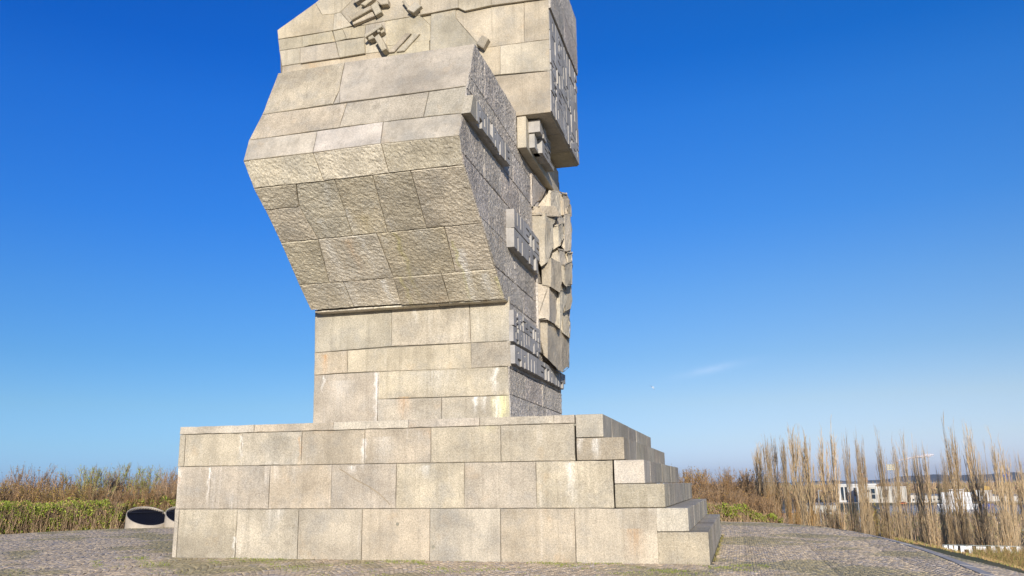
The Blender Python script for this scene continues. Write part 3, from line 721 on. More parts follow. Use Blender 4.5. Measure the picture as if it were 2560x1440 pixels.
# soffit and flank of the slab
for ya, yb in ((YU+.02, 4.1), (4.1, 5.6), (5.6, 6.98)):
    stone(slab, [(XL-2.1, ya, 12.16), (XU, ya, 12.16), (XU, yb, 12.16), (XL-2.1, yb, 12.16)], (0, 0, -1), m_slab, thick=.05, ch=.012)
for z0, z1, js in ((12.17, 13.5, [4.0, 5.5]), (13.5, 14.6, [3.7, 5.2]), (14.6, 15.45, [4.4, 5.9]), (15.45, 16.5, [4.6]), (16.5, 17.6, [4.0])):
    bb = [YU+.01]+js+[6.98]
    for a, b in zip(bb, bb[1:]):
        plain_top = z0 > 15.4
        stone(slab, [(XU, a, z0), (XU, b, z0), (XU, b, z1), (XU, a, z1)], (1, 0, 0), m_side if plain_top else m_letter, thick=.05, gap=.003, ch=.01, proud=(.10 if plain_top else 0), **({'grid': .1, 'amp': .01} if plain_top else {}))
for z0, z1 in ((12.17, 13.6), (13.6, 15.0), (15.0, 16.0)):
    stone(slab, [(-13.1, 6.98, z0), (-13.1, YU, z0), (-13.1, YU, z1), (-13.1, 6.98, z1)], (-1, 0, 0), m_slab, thick=.03)

# --- raised inscriptions on the right flank: massive block letters
FONT = {'A': ['111', '101', '111', '101', '101'], 'B': ['110', '101', '110', '101', '110'], 'C': ['111', '100', '100', '100', '111'], 'D': ['110', '101', '101', '101', '110'],
        'E': ['111', '100', '111', '100', '111'], 'I': ['1', '1', '1', '1', '1'], 'L': ['100', '100', '100', '100', '111'], 'M': ['11111', '10101', '10101', '10101', '10101'],
        'N': ['1111', '1101', '1001', '1001', '1001'], 'O': ['111', '101', '101', '101', '111'], 'P': ['111', '101', '111', '100', '100'], 'R': ['111', '101', '110', '101', '101'],
        'S': ['111', '100', '111', '001', '111'], 'T': ['111', '010', '010', '010', '010'], 'W': ['10101', '10101', '10101', '10101', '11111'], 'Y': ['101', '101', '111', '010', '010'],
        'Z': ['111', '001', '111', '100', '111'], 'K': ['101', '101', '110', '101', '101'], 'H': ['101', '101', '111', '101', '101'], 'G': ['111', '100', '101', '101', '111'], 'U': ['101', '101', '101', '101', '111'], 'J': ['111', '001', '001', '101', '111'], 'V': ['101', '101', '101', '101', '010']}
def letter_mesh(chh, w, h, x0, x1, y, z, lean=0.0):
    "letter standing on the flank: text runs along +y, stands in z, sticks out in x"
    rows = FONT[chh]; nc = len(rows[0]); bm = bmesh.new()
    cw = {1: [1], 3: [.42, .16, .42], 4: [.38, .12, .12, .38], 5: [.28, .08, .28, .08, .28]}[nc]
    rh = [.26, .11, .26, .11, .26]
    ce = np.concatenate([[0], np.cumsum(cw)])*w; re = (1-np.concatenate([[0], np.cumsum(rh)]))*h
    e = .002
    for r, row in enumerate(rows):
        c = 0
        while c < nc:
            if row[c] == '1':
                c2 = c
                while c2+1 < nc and row[c2+1] == '1': c2 += 1
                add_box(bm, x0, x1, y+ce[c], y+ce[c2+1], z+re[r+1], z+re[r])
                c = c2+1
            else: c += 1
    return bm
def inscription(parent, rows, y0, y1, z0, z1, x_in, x_out, band=True, name='inscription', front_lip=None, gapf=.018):
    nrow = len(rows); hh = (z1-z0)/nrow
    bm = bmesh.new(); add_box(bm, x_in-.02, x_in+(x_out-x_in)*.62, y0+.012, y1-.012, z0+.012, z1-.012)
    ins = bm_obj(name, bm, m_letter, parent)
    for r, word in enumerate(rows):
        zt = z1-(r+1)*hh; wts = [{1: .45, 3: 1, 4: 1.2, 5: 1.45}[len(FONT[c][0])] for c in word]
        tot = sum(wts); gap_ = (y1-y0)*gapf/len(word); yy = y0
        for c, wt in zip(word, wts):
            wd_ = (y1-y0)*wt/tot
            xo = x_out+rnd.uniform(-.02, .015)
            bm = letter_mesh(c, wd_-gap_, hh-.025, x_in, xo, yy+rnd.uniform(-.004, .004), zt+.012+rnd.uniform(-.006, .006))
            bm_obj('letter', bm, m_letter, ins)
            yy += wd_
    return ins
# ledge on the jutting block, starting at its front edge
bm = bmesh.new()
add_prism(bm, [(-2.80, 9.99), (-2.30, 9.99), (-2.30, 10.53), (-2.56, 10.53)], 0, XR-.02, XR+.20)
bm_obj('granite_block', bm, m_front, jut)
inscription(jut, ['POLANIE'], -2.29, .78, 9.99, 10.50, XR, XR+.20)
inscription(jut, ['WETE', 'MAT'], 1.07, 4.3, 7.86, 8.93, XR, XR+.21)
inscription(shaft, ['BRZETA', 'DAWNY'], YS+.0, 4.45, 5.38, 6.22, XR, XR+.13)
bm = bmesh.new(); add_prism(bm, [(YS-.42, 4.80), (YS-.005, 4.80), (YS-.005, 5.28), (YS-.42, 5.28)], 0, XR+.003, XR+.13); bm.free()
inscription(shaft, ['PAMIETAMY'], YS+.0, 7.95, 4.80, 5.30, XR, XR+.16)
rows = ['KOLOBRZEG', 'STUDZIANKI'.replace('IA', 'IA'), 'LENINO', 'NARWIK', 'TOBRUK', 'MONTE']
# field of raised letters on the slab flank
inscription(slab, ['ORWIK', 'LENINO', 'STUZANI', 'BERLIN', 'KOLBRZG'], YU+.02, 6.95, 12.18, 15.40, XU, XU+.055, gapf=.035)
# --- bracket block with letters below the slab
bm = bmesh.new(); add_box(bm, XR+.003, -5.26, 2.43, 7.2, 11.17, 12.13); bmesh.ops.bevel(bm, geom=list(bm.edges), offset=.015, segments=1, affect='EDGES')
brk = bm_obj('bracket_block', bm, m_slab, MON)
for chh, y, w, z, h, xo in (('H', 2.75, .9, 11.74, .37, -4.92), ('E', 3.75, .8, 11.74, .37, -4.98), ('L', 2.82, .75, 11.30, .42, -5.10), ('E', 3.3, .9, 11.30, .42, -4.98), ('L', 4.3, .9, 11.4, .5, -5.02)):
    bm = letter_mesh(chh, w, h, -5.265, xo, y, z); bm_obj('letter', bm, m_letter, brk)
# --- faceted body behind: shoulder and figures in high relief
def clip_x(poly, xm, keep_left):
    out = []; n = len(poly)
    for i in range(n):
        a, b = poly[i], poly[(i+1) % n]; ia = (a[0] <= xm) == keep_left or a[0] == xm; ib = (b[0] <= xm) == keep_left or b[0] == xm
        if ia: out.append(a)
        if (a[0]-xm)*(b[0]-xm) < 0: t = (xm-a[0])/(b[0]-a[0]); out.append((xm, a[1]+(b[1]-a[1])*t))
    return out
def facet_body(name, parent, front, y0, y1, mat=None, amp=.014, sub=3, ridge=.45, turn=.8):
    "carved lump: the left part of its outline faces the front, the rest turns back round a vertical arris"
    xs = [p[0] for p in front]; xm = min(xs)+(max(xs)-min(xs))*ridge; xm += .013; w = max(xs)-xm
    def yy(x): return y0+turn*max(0, (x-xm)/w)
    bm = bmesh.new(); V = {}
    def vert(p, back=False):
        k = (round(p[0], 2), round(p[1], 2), back)
        if k not in V:
            q = P(p[0], p[1], 1, max(y1, yy(p[0])+.15) if back else yy(p[0])); q.x = max(q.x, XR-.25); V[k] = bm.verts.new(q)
        return V[k]
    edges = {}
    for left in (True, False):
        pl = clip_x(front, xm, left); vs = []
        for p in pl:
            v = vert(p)
            if not vs or v is not vs[-1]: vs.append(v)
        if vs[0] is vs[-1]: vs = vs[:-1]
        if len(vs) > 2:
            try: bm.faces.new(vs)
            except ValueError: pass
    bm.edges.ensure_lookup_table(); inv = {v: k for k, v in V.items()}
    for e in [e for e in bm.edges if len(e.link_faces) == 1]:
        a, b = e.verts; ka, kb = inv[a], inv[b]; c, d = vert(ka[:2], True), vert(kb[:2], True)
        try: bm.faces.new([a, b, d, c])
        except ValueError: pass
    bmesh.ops.triangulate(bm, faces=[f for f in bm.faces if len(f.verts) > 4])
    bmesh.ops.bevel(bm, geom=list(bm.edges), offset=.06, segments=3, affect='EDGES', clamp_overlap=True)
    bmesh.ops.subdivide_edges(bm, edges=[e for e in bm.edges if e.calc_length() > .12], cuts=sub, use_grid_fill=True)
    bmesh.ops.triangulate(bm, faces=[f for f in bm.faces if len(f.verts) > 4])
    for _ in range(1): bmesh.ops.smooth_vert(bm, verts=bm.verts, factor=.3, use_axis_x=True, use_axis_y=True, use_axis_z=True)
    bm.normal_update()
    for v in bm.verts: v.co += v.normal*(mnoise.noise(v.co*2.2)*amp*1.5+mnoise.noise(v.co*9)*amp+mnoise.noise(Vector((v.co.x*4, v.co.y*3, v.co.z*1.2)))*amp*2.0)
    return bm_obj(name, bm, mat or m_slab, parent)
bm = bmesh.new(); add_box(bm, XR-.2, XR+.06, 4.5, 7.9, 5.6, 11.1)
relief = bm_obj('figure_relief', bm, m_side, MON)
m_rel = granite('granite_carved', (.55, .475, .36), streak=.15, grain=.45, rough_bump=.6, var=.1)
def cr(L): return [(1300+x/3, 460+y/3) for x, y in L]
REL = [([(220, 55), (300, 65), (303, 235), (235, 262), (110, 190), (190, 150)], 4.9, 7.0), ([(90, 228), (190, 225), (285, 240), (242, 312), (246, 460), (205, 580), (160, 612), (135, 570), (147, 480), (92, 330)], 4.25, 5.6),
       ([(110, 175), (265, 180), (288, 238), (90, 226), (95, 205)], 4.22, 5.4), ([(298, 68), (345, 78), (368, 130), (345, 212), (303, 225)], 5.6, 7.2), ([(352, 150), (378, 165), (384, 235), (352, 215)], 6.2, 7.6), ([(243, 335), (320, 295), (326, 385), (300, 450), (246, 480)], 5.0, 6.2),
       ([(325, 225), (372, 240), (386, 350), (378, 490), (340, 500), (305, 450), (326, 380)], 5.7, 7.4), ([(248, 480), (330, 500), (350, 600), (310, 640), (236, 560)], 5.2, 6.6), ([(165, 628), (232, 560), (300, 600), (312, 700), (292, 805), (232, 762), (168, 757)], 4.5, 6.0),
       ([(340, 515), (390, 520), (398, 600), (396, 690), (372, 640), (345, 600)], 6.0, 7.8), ([(318, 615), (384, 585), (386, 742), (350, 760), (312, 720)], 5.3, 6.8), ([(128, 745), (222, 756), (290, 805), (284, 905), (264, 1045), (205, 1008), (130, 1014)], 4.55, 5.9),
       ([(290, 800), (340, 800), (352, 860), (318, 960), (302, 1080), (262, 1045), (270, 910)], 5.4, 6.9), ([(345, 745), (380, 750), (396, 870), (376, 930), (332, 955), (318, 900)], 6.0, 7.6), ([(320, 950), (350, 950), (370, 1040), (372, 1150), (300, 1090)], 6.2, 7.9)]
def grow(L, d):
    cx_ = sum(p[0] for p in L)/len(L); cy_ = sum(p[1] for p in L)/len(L); out = []
    for x, y in L:
        r_ = math.hypot(x-cx_, y-cy_); out.append((min(1430, x+(x-cx_)/r_*d*1.2), y+(y-cy_)/r_*d*1.6))
    return out
for k, (L, y0, y1) in enumerate(REL):
    L = grow(cr(L), 1.5)
    facet_body('carved_piece', relief, L, y0, y1, m_rel, ridge=[.62, .5, .35, .35, .3, .55, .35, .5, .45, .4, .35, .56, .4, .35, .3][k], turn=[.7, .8, .5, .6, .4, .5, .6, .6, .8, .5, .6, 1.1, .7, .6, .5][k])
facet_body('carved_piece', relief, [(1338, 560), (1372, 490), (1418, 500), (1426, 560), (1427, 700), (1424, 780), (1419, 915), (1395, 900), (1350, 720)], 6.3, 7.9, m_side, ridge=.6, turn=1.0)
facet_body('carved_piece', relief, cr([(135, 1018), (206, 1020), (300, 1085), (372, 1140), (366, 1372), (318, 1412), (292, 1395), (180, 1282), (158, 1200)]), 4.75, 7.4, m_rel, ridge=.30, turn=2.4)
facet_body('carved_piece', relief, cr([(230, 560), (300, 590), (345, 640), (352, 740), (340, 800), (300, 800), (240, 700)]), 5.3, 6.6, m_rel, ridge=.5, turn=.7)
facet_body('carved_piece', relief, cr([(236, 250), (300, 235), (330, 260), (330, 300), (262, 340), (236, 320)]), 5.1, 6.4, m_rel, ridge=.5, turn=.5)
facet_body('carved_piece', relief, [(1316, 430), (1322, 426), (1364, 474), (1356, 494), (1330, 517), (1318, 505)], 4.0, 6.2, m_side, ridge=.3, turn=1.6)
facet_body('carved_piece', relief, [(1335, 422), (1366, 418), (1380, 425), (1398, 458), (1398, 500), (1340, 505)], 6.0, 7.9, m_side, ridge=.3, turn=1.4)

# ------------------------------------------------------------------ vegetation builders
def tubes(PL, r0, r1, col, sides=3):
    "PL (M,K,3) polylines, r0/r1 (M,) radii, col (M,3) -> verts, quads, colours"
    M, K, _ = PL.shape
    t = np.gradient(PL, axis=1); t /= np.linalg.norm(t, axis=2, keepdims=True)+1e-9
    ref = np.where(np.abs(t[..., 2:3]) > .9, np.array([1., 0, 0]), np.array([0, 0, 1.]))
    u = np.cross(t, ref); u /= np.linalg.norm(u, axis=2, keepdims=True)+1e-9; w = np.cross(t, u)
    rr = (r0[:, None]*(1-np.linspace(0, 1, K))+r1[:, None]*np.linspace(0, 1, K))[..., None]
    an = np.arange(sides)*2*np.pi/sides
    V = PL[:, :, None, :]+rr[..., None, :]*(u[:, :, None, :]*np.cos(an)[None, None, :, None]+w[:, :, None, :]*np.sin(an)[None, None, :, None])
    base = (np.arange(M)[:, None, None]*K+np.arange(K-1)[None, :, None])*sides
    i = np.arange(sides)[None, None]; j = (i+1) % sides
    F = np.stack([base+i, base+j, base+sides+j, base+sides+i], -1).reshape(-1, 4)
    C = np.repeat(col[:, None], K*sides, 1).reshape(-1, 3)
    return V.reshape(-1, 3), F, C
def join_arr(parts):
    Vs, Fs, Cs = [], [], []; o_ = 0
    for V, F, C in parts: Vs.append(V); Fs.append(F+o_); Cs.append(C); o_ += len(V)
    return np.concatenate(Vs), np.concatenate(Fs), np.concatenate(Cs)
def leaf_quads(pos, size, col, rs, up_bias=.3):
    n = len(pos); a = rs.normal(0, 1, (n, 3)); a /= np.linalg.norm(a, axis=1, keepdims=True)
    b = np.cross(a, rs.normal(0, 1, (n, 3))); b /= np.linalg.norm(b, axis=1, keepdims=True)+1e-9
    s = size[:, None]; V = np.stack([pos-a*s, pos+b*s*.45, pos+a*s, pos-b*s*.45], 1)
    return V.reshape(-1, 3), np.arange(n*4).reshape(n, 4), np.repeat(col[:, None], 4, 1).reshape(-1, 3)
def branch_from(PL, n, rs, t0, t1, Lr, spread, rise, K=4, curl=.3):
    "n child polylines from random points of parent polylines"
    M, Kp, _ = PL.shape; pi = rs.randint(0, M, n); t = rs.uniform(t0, t1, n)*(Kp-1); i = np.minimum(t.astype(int), Kp-2); f = (t-i)[:, None]
    p = PL[pi, i]*(1-f)+PL[pi, i+1]*f; d = PL[pi, i+1]-PL[pi, i]; d /= np.linalg.norm(d, axis=1, keepdims=True)
    side = rs.normal(0, 1, (n, 3)); side[:, 2] *= .3
    dirn = d+side*spread; dirn[:, 2] += rise; dirn /= np.linalg.norm(dirn, axis=1, keepdims=True)
    L = rs.uniform(Lr[0], Lr[1], n)*(1-.5*t/(Kp-1))
    s = np.linspace(0, 1, K)[None, :, None]; bend = rs.normal(0, curl, (n, 3)); bend[:, 2] = np.abs(bend[:, 2])*.6
    return p[:, None]+dirn[:, None]*L[:, None, None]*s+bend[:, None]*L[:, None, None]*s*s*.5
def colvar(rs, n, base, v=.2): return np.array(base)[None]*(1+v*rs.normal(0, 1, (n, 1))).clip(.4, 1.8)

def poplar_meshes(seed, bushy=1.0):
    rs = np.random.RandomState(seed); H = 1.0
    K = 7; z = np.linspace(0, .97, K); nt_ = rs.randint(1, 4)
    TR = []
    for k in range(nt_):
        dx, dy = rs.normal(0, .012, 2) if k else (0, 0)
        TR.append(np.stack([dx*1.0+dx*2.5*z+np.cumsum(rs.normal(0, .0018, K)), dy+dy*2.5*z+np.cumsum(rs.normal(0, .0018, K)), z*(1 if k == 0 else rs.uniform(.75, .95))], 1))
    TR = np.array(TR)
    tv = tubes(TR, np.full(len(TR), .0085), np.full(len(TR), .001), colvar(rs, len(TR), (.30, .23, .15), .1), 5)
    K = 6; n1 = 84; zz = rs.uniform(.06, .80, n1)**.9; aa = rs.uniform(0, 2*np.pi, n1); L = (.15+.22*rs.rand(n1))*(1.05-.55*zz)*1.1
    out = .058*(np.sin(np.pi*np.clip(zz+.15, 0, 1))**.6)*rs.uniform(.5, 1.05, n1)
    s = np.linspace(0, 1, K)[None]; ro = out[:, None]*(s**.55)
    ti = rs.randint(0, len(TR), n1)
    tx = np.array([np.interp(zz[i], TR[ti[i], :, 2], TR[ti[i], :, 0]) for i in range(n1)])[:, None]; ty = np.array([np.interp(zz[i], TR[ti[i], :, 2], TR[ti[i], :, 1]) for i in range(n1)])[:, None]
    B1 = np.stack([tx+ro*np.cos(aa)[:, None], ty+ro*np.sin(aa)[:, None], zz[:, None]+L[:, None]*s], -1)
    p1 = tubes(B1, np.full(n1, .0021), np.full(n1, .0006), colvar(rs, n1, (.44, .32, .18), .2), 3)
    n2 = 780; B2 = branch_from(B1, n2, rs, .1, 1, (.04, .12), .13, .25, 4, .18)
    p2 = tubes(B2, np.full(n2, .0008), np.full(n2, .0003), colvar(rs, n2, (.54, .39, .22), .25), 3)
    n3 = 900; B3 = branch_from(B2, n3, rs, .2, 1, (.02, .06), .2, .3, 3, .15)
    p3 = tubes(B3, np.full(n3, .0006), np.full(n3, .00025), colvar(rs, n3, (.58, .44, .28), .25), 3)
    # dense upright suckers round the lower trunk
    n4 = int(430*bushy); z4 = rs.beta(1.2, 1.8, n4)*.46; a4 = rs.uniform(0, 6.28, n4); r4 = rs.uniform(0, .036, n4); Lk = rs.uniform(.06, .15, n4); s = np.linspace(0, 1, 4)[None]
    B4 = np.stack([(r4*np.cos(a4))[:, None]+rs.normal(0, .007, (n4, 1))*s, (r4*np.sin(a4))[:, None]+rs.normal(0, .007, (n4, 1))*s, z4[:, None]+Lk[:, None]*s], -1)
    p4 = tubes(B4, np.full(n4, .0009), np.full(n4, .0004), colvar(rs, n4, (.52, .32, .13), .3), 3)
    V, F, C = tv; trunk = np_mesh('trunk', V, F, True, C); trunk.materials.append(m_twig)
    V, F, C = join_arr([p1, p2, p3, p4]); crown = np_mesh('crown', V, F, False, C); crown.materials.append(m_twig)
    return trunk, crown
POP = [poplar_meshes(20+i, 1.0+.3*(i % 2)) for i in range(5)]
def make_tree(name, label, cat, meshes, loc, sc, rot, group):
    t = empty(name, loc); t.scale = sc; t.rotation_euler = (0, 0, rot); tag(t, label, cat, group)
    for nm, me_ in meshes:
        c = bpy.data.objects.new(nm, me_); COL.objects.link(c); c.parent = t
    return t
# (x px, top y px, width px, distance, label)
PL_ = [(1889, 1115, 38, 84, 'first poplar past the plinth steps, spreading low crown, leftmost of the row'), (1909, 1103, 20, 80, 'slim pointed poplar just right of the leftmost one'), (1934, 1089, 30, 84, 'narrow poplar beside the red and white house, third from the left'),
       (1958, 1091, 26, 78, 'narrow poplar right of the red and white house, fourth from the left'), (1979, 1086, 34, 86, 'poplar with two close leaders, left neighbour of the broad fan-topped one'), (2015, 1080, 54, 80, 'broad fan-topped poplar at the left of the widest gap in the row'),
       (2074, 1073, 50, 82, 'tallest broad poplar right of the widest gap in the row'), (2108, 1082, 34, 86, 'slender poplar touching the tallest one, over the glazed white hall'), (2144, 1097, 36, 80, 'poplar in front of the white arched-roof hall'),
       (2199, 1103, 32, 84, 'thin poplar in front of the cream harbour building'), (2229, 1103, 40, 78, 'poplar standing in front of the floodlight mast'), (2281, 1119, 28, 86, 'short thin poplar under the smoke plume'),
       (2308, 1112, 38, 80, 'leaning poplar at the right end of the smoke plume'), (2342, 1168, 20, 88, 'smallest poplar, left of the white ship'), (2376, 1077, 50, 80, 'dense tall poplar in front of the white ship\'s bow'),
       (2424, 1079, 46, 82, 'dense tall poplar in front of the white ship\'s stern'), (2484, 1101, 52, 78, 'broad leaning poplar right of the yellow-roofed hall'), (2553, 1138, 40, 84, 'poplar cut by the right border of the photo'),
       (2357, 1128, 24, 92, 'low thin poplar tucked left of the dense pair before the ship'), (2447, 1140, 26, 92, 'low thin poplar tucked right of the dense pair before the ship'), (2165, 1200, 30, 76, 'short bushy poplar low in front of the cream harbour building'), (2520, 1205, 30, 74, 'short bushy poplar below the blue crane')]
for i, (px, ty, w, dist, lab) in enumerate(PL_):
    top = at(px, ty, dist)
    # root the trunk on the true vertical below the top
    gzv = tz(top.x, top.y); h = top.z-gzv; wm = w*dist/F_PX
    make_tree('poplar_tree', lab, 'tree', (('trunk', POP[i % 5][0]), ('crown', POP[i % 5][1])), (top.x, top.y, gzv-.1), (wm/.132, wm/.132, h+.1), i*1.7, 'bare poplars in a row below the mound')

def shrub_meshes(seed, leafcol, twigcol, nl=900, spread=.5, nb=26):
    rs = np.random.RandomState(seed); K = 5; n0 = nb
    a = rs.uniform(0, 6.28, n0); tl = rs.uniform(.05, spread, n0); L = rs.uniform(.6, 1.0, n0); s = np.linspace(0, 1, K)[None]
    B0 = np.stack([(rs.normal(0, .06, (n0, 1)))+np.cos(a)[:, None]*tl[:, None]*s, rs.normal(0, .06, (n0, 1))+np.sin(a)[:, None]*tl[:, None]*s, L[:, None]*s**.9], -1)
    p0 = tubes(B0, np.full(n0, .010), np.full(n0, .003), colvar(rs, n0, twigcol, .15), 3)
    B1 = branch_from(B0, 240, rs, .15, 1, (.2, .42), .45, .3, 4, .3); p1 = tubes(B1, np.full(240, .004), np.full(240, .0015), colvar(rs, 240, twigcol, .2), 3)
    B2 = branch_from(B1, 1100, rs, .1, 1, (.1, .22), .5, .25, 3, .3); p2 = tubes(B2, np.full(1100, .0028), np.full(1100, .0011), colvar(rs, 1100, twigcol, .28), 3)
    st = join_arr([p0, p1]); V, F, C = st; stems = np_mesh('stem', V, F, False, C); stems.materials.append(m_twig)
    ti = rs.randint(0, 1100, nl); ki = rs.randint(0, 3, nl); pos = B2[ti, ki]+rs.normal(0, .012, (nl, 3))
    lv = leaf_quads(pos, rs.uniform(.010, .019, nl), colvar(rs, nl, leafcol, .3), rs)
    V, F, C = join_arr([p2, lv]); fol = np_mesh('foliage', V, F, False, C); fol.materials.append(m_leaf)
    return (('stem', stems), ('foliage', fol))
RB, YL, GN, DK, PK = (.44, .27, .12), (.52, .38, .07), (.36, .42, .08), (.16, .10, .06), (.44, .26, .16)
SHR = [shrub_meshes(41, RB, (.42, .28, .16), 1300), shrub_meshes(42, YL, (.36, .25, .13), 1500), shrub_meshes(43, RB, (.48, .34, .22), 600, .4), shrub_meshes(44, GN, (.40, .32, .16), 1500, .4), shrub_meshes(45, (.48, .30, .09), (.42, .26, .14), 1300), shrub_meshes(46, DK, (.16, .12, .08), 500)]
names_k = ['russet bare-twigged shrub', 'yellow-budded shrub', 'thin pinkish bare shrub', 'pale green leafing shrub', 'golden brown shrub', 'dark leafless shrub']
# shrub belt behind the left-hand hedge: (x px, top y px, half-width m, distance, kind)
def place_shrub(px, ty, wm, dist, kind, label, group, base_off=0.0, nm='bare_shrub', zbase=None):
    p = at(px, ty, dist); zb = tz(p.x, p.y) if zbase is None else zbase; h = max(.5, p.z-zb)
    make_tree(nm, label, 'shrub', SHR[kind], (p.x, p.y, zb-.15), (wm, wm, h/.98), rnd.uniform(0, 6.28), group)
xs_ = [-30, 10, 48, 85, 118, 150, 185, 215, 248, 280, 312, 340, 372, 402, 430, 465, 500]
tp_ = [1215, 1198, 1185, 1180, 1188, 1206, 1196, 1182, 1186, 1178, 1176, 1190, 1182, 1198, 1180, 1182, 1190]
kd_ = [4, 2, 2, 4, 2, 1, 4, 3, 3, 2, 3, 0, 3, 0, 2, 0, 0]
ordw = ['first', 'second', 'third', 'fourth', 'fifth', 'sixth', 'seventh', 'eighth', 'ninth', 'tenth', 'eleventh', 'twelfth', 'thirteenth', 'fourteenth', 'fifteenth', 'sixteenth', 'seventeenth', 'eighteenth', 'nineteenth', 'twentieth', 'twenty-first', 'twenty-second', 'twenty-third', 'twenty-fourth', 'twenty-fifth', 'twenty-sixth', 'twenty-seventh', 'twenty-eighth', 'twenty-ninth', 'thirtieth']
for i, (x, t, k) in enumerate(zip(xs_, tp_, kd_)):
    place_shrub(x, t, 2.3, 51+rnd.uniform(-1, 3), k, '%s rising highest behind the left hedge, %s from the left edge' % (names_k[k], ordw[i]), 'tall shrubs behind the left hedge')
xs2 = list(range(-40, 520, 33))
for i, x in enumerate(xs2):
    k = [4, 1, 0, 4, 1, 1, 4, 1, 1, 0, 0, 0, 4, 0, 0, 0, 0][i % 17]
    place_shrub(x, 1222+rnd.uniform(-9, 8), 2.0, 48+rnd.uniform(-.6, .8), k, '%s just over the left hedge, %s of that row from the left' % (names_k[k], ordw[i]), 'lower shrubs behind the left hedge')
# shrubs and small trees right of the steps
spec = []
for i, x in enumerate(range(1690, 1900, 17)):
    spec.append((x, 1196+rnd.uniform(-6, 8), 5.0, 88+rnd.uniform(-6, 10), [4, 4, 1, 4, 0, 4, 2, 4, 0, 4, 5, 4, 4][i % 13]))
spec.append((1813, 1186, 1.8, 84, 4))
for i, (x, t, w, d, k) in enumerate(spec):
    place_shrub(x, t, w, d, k, '%s in the thicket right of the steps, %s from the steps' % (names_k[k], ordw[i]) if i < 13 else 'slim tree poking above the brown thicket right of the steps', 'thicket right of the steps')
for i, x in enumerate(range(1700, 1925, 19)):
    k = [0, 4, 0, 2, 0, 4, 0, 0, 2, 0, 4, 0][i % 12]
    place_shrub(x, 1232+rnd.uniform(-8, 10), 3.0, 62+rnd.uniform(-3, 4), k, '%s low in front of the right thicket, %s from the steps' % (names_k[k], ordw[i]), 'low shrubs in front of the right thicket')
for i in range(12):
    x = 1940+i*52+rnd.uniform(-6, 6); k = [5, 0, 5, 2, 5, 1, 5][i % 7]
    place_shrub(x, 1300+rnd.uniform(-25, 30)+(x-1930)*.03, 2.6+rnd.random(), 96+rnd.uniform(-4, 40), k, '%s among the poplar trunks, %s from the left' % (names_k[k], ordw[i]), 'undergrowth between the poplars')

# hedges: leafy twig mass along a path
DRUMS = [P(362, 1318, 2, .085), P(458, 1316, 2, .085)]
def near_drum(x, y):
    k = np.zeros(np.shape(x), bool)
    for p in DRUMS: k |= np.hypot(x-p.x, y-p.y) < 1.12
    for p in DRUMS: k |= (np.hypot(x-(p.x+.6), y-(p.y-.9)) < 1.0)
    return k
def hedge(name, label, path, top_fn, depth, bot_fn, n_leaf, n_twig, seed, green=1.0):
    rs = np.random.RandomState(seed); path = np.array(path, float); cu = np.concatenate([[0], np.cumsum(np.hypot(*(path[1:]-path[:-1]).T))]); Lh = cu[-1]
    def pos(n):
        s = rs.uniform(0, Lh, n); o_ = rs.uniform(0, depth, n)
        x = np.interp(s, cu, path[:, 0]); y = np.interp(s, cu, path[:, 1]); e = .2
        tx = np.interp(np.clip(s+e, 0, Lh), cu, path[:, 0])-np.interp(np.clip(s-e, 0, Lh), cu, path[:, 0]); ty = np.interp(np.clip(s+e, 0, Lh), cu, path[:, 1])-np.interp(np.clip(s-e, 0, Lh), cu, path[:, 1])
        l = np.hypot(tx, ty); return s, x-ty/l*o_, y+tx/l*o_, o_
    s, x, y, o_ = pos(n_leaf); top = top_fn(s)+.10*np.sin(s*2.1)+.07*np.sin(s*5.3+1)+.05*np.sin(s*11); bot = bot_fn(s)
    u = rs.beta(1.15, .95, n_leaf); 
    front_cut = (u > .55) | (o_ > .15+.1*rs.rand(n_leaf))
    z = bot+(top-bot)*u+rs.normal(0, .03, n_leaf)
    # clumps
    cl = np.sin(s*6.3+z*9)+np.sin(s*3.1-z*6+2)+.8*np.sin(s*13+z*17)
    keep = front_cut & ~near_drum(x, y) & (rs.rand(n_leaf) < np.clip(.42+.32*cl+(u > .84)*.3+(u < .3)*.3, .05, 1))
    x, y, z, u, cl = x[keep], y[keep], z[keep], u[keep], cl[keep]; n = len(x)
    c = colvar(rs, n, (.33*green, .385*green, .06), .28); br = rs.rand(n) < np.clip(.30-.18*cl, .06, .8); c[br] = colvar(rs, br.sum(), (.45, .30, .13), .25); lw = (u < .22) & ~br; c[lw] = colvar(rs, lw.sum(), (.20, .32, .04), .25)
    lv = leaf_quads(np.stack([x, y, z], 1), rs.uniform(.035, .065, n), c, rs)
    fol = np_mesh('foliage', *lv[:2], col=lv[2]); fol.materials.append(m_leaf)
    s, x, y, o_ = pos(n_twig); kk_ = ~near_drum(x, y); s, x, y = s[kk_], x[kk_], y[kk_]; n_twig = len(s); top = top_fn(s); bot = bot_fn(s); K = 4; t = np.linspace(0, 1, K)[None]
    L = (top-bot)*rs.uniform(.35, 1.08, n_twig); dz = bot+(top-bot-L).clip(0)*rs.rand(n_twig)
    PLs = np.stack([x[:, None]+rs.normal(0, .30, (n_twig, 1))*t+rs.normal(0, .05, (n_twig, 1))*t*t, y[:, None]+rs.normal(0, .16, (n_twig, 1))*t, dz[:, None]+L[:, None]*t], -1)
    tw = tubes(PLs, rs.uniform(.006, .011, n_twig), np.full(n_twig, .003), colvar(rs, n_twig, (.42, .29, .18), .35), 3)
    stem = np_mesh('stem', *tw[:2], col=tw[2]); stem.materials.append(m_twig)
    h = empty(name, (path[len(path)//2][0], path[len(path)//2][1], 0)); tag(h, label, 'hedge')
    link('foliage', fol, h); link('stem', stem, h)
    return h
ii = [i for i in range(len(ED)) if ED[i, 0] < -20 and ED[i, 1] > -3]
hp = offset_line(.75)[ii]
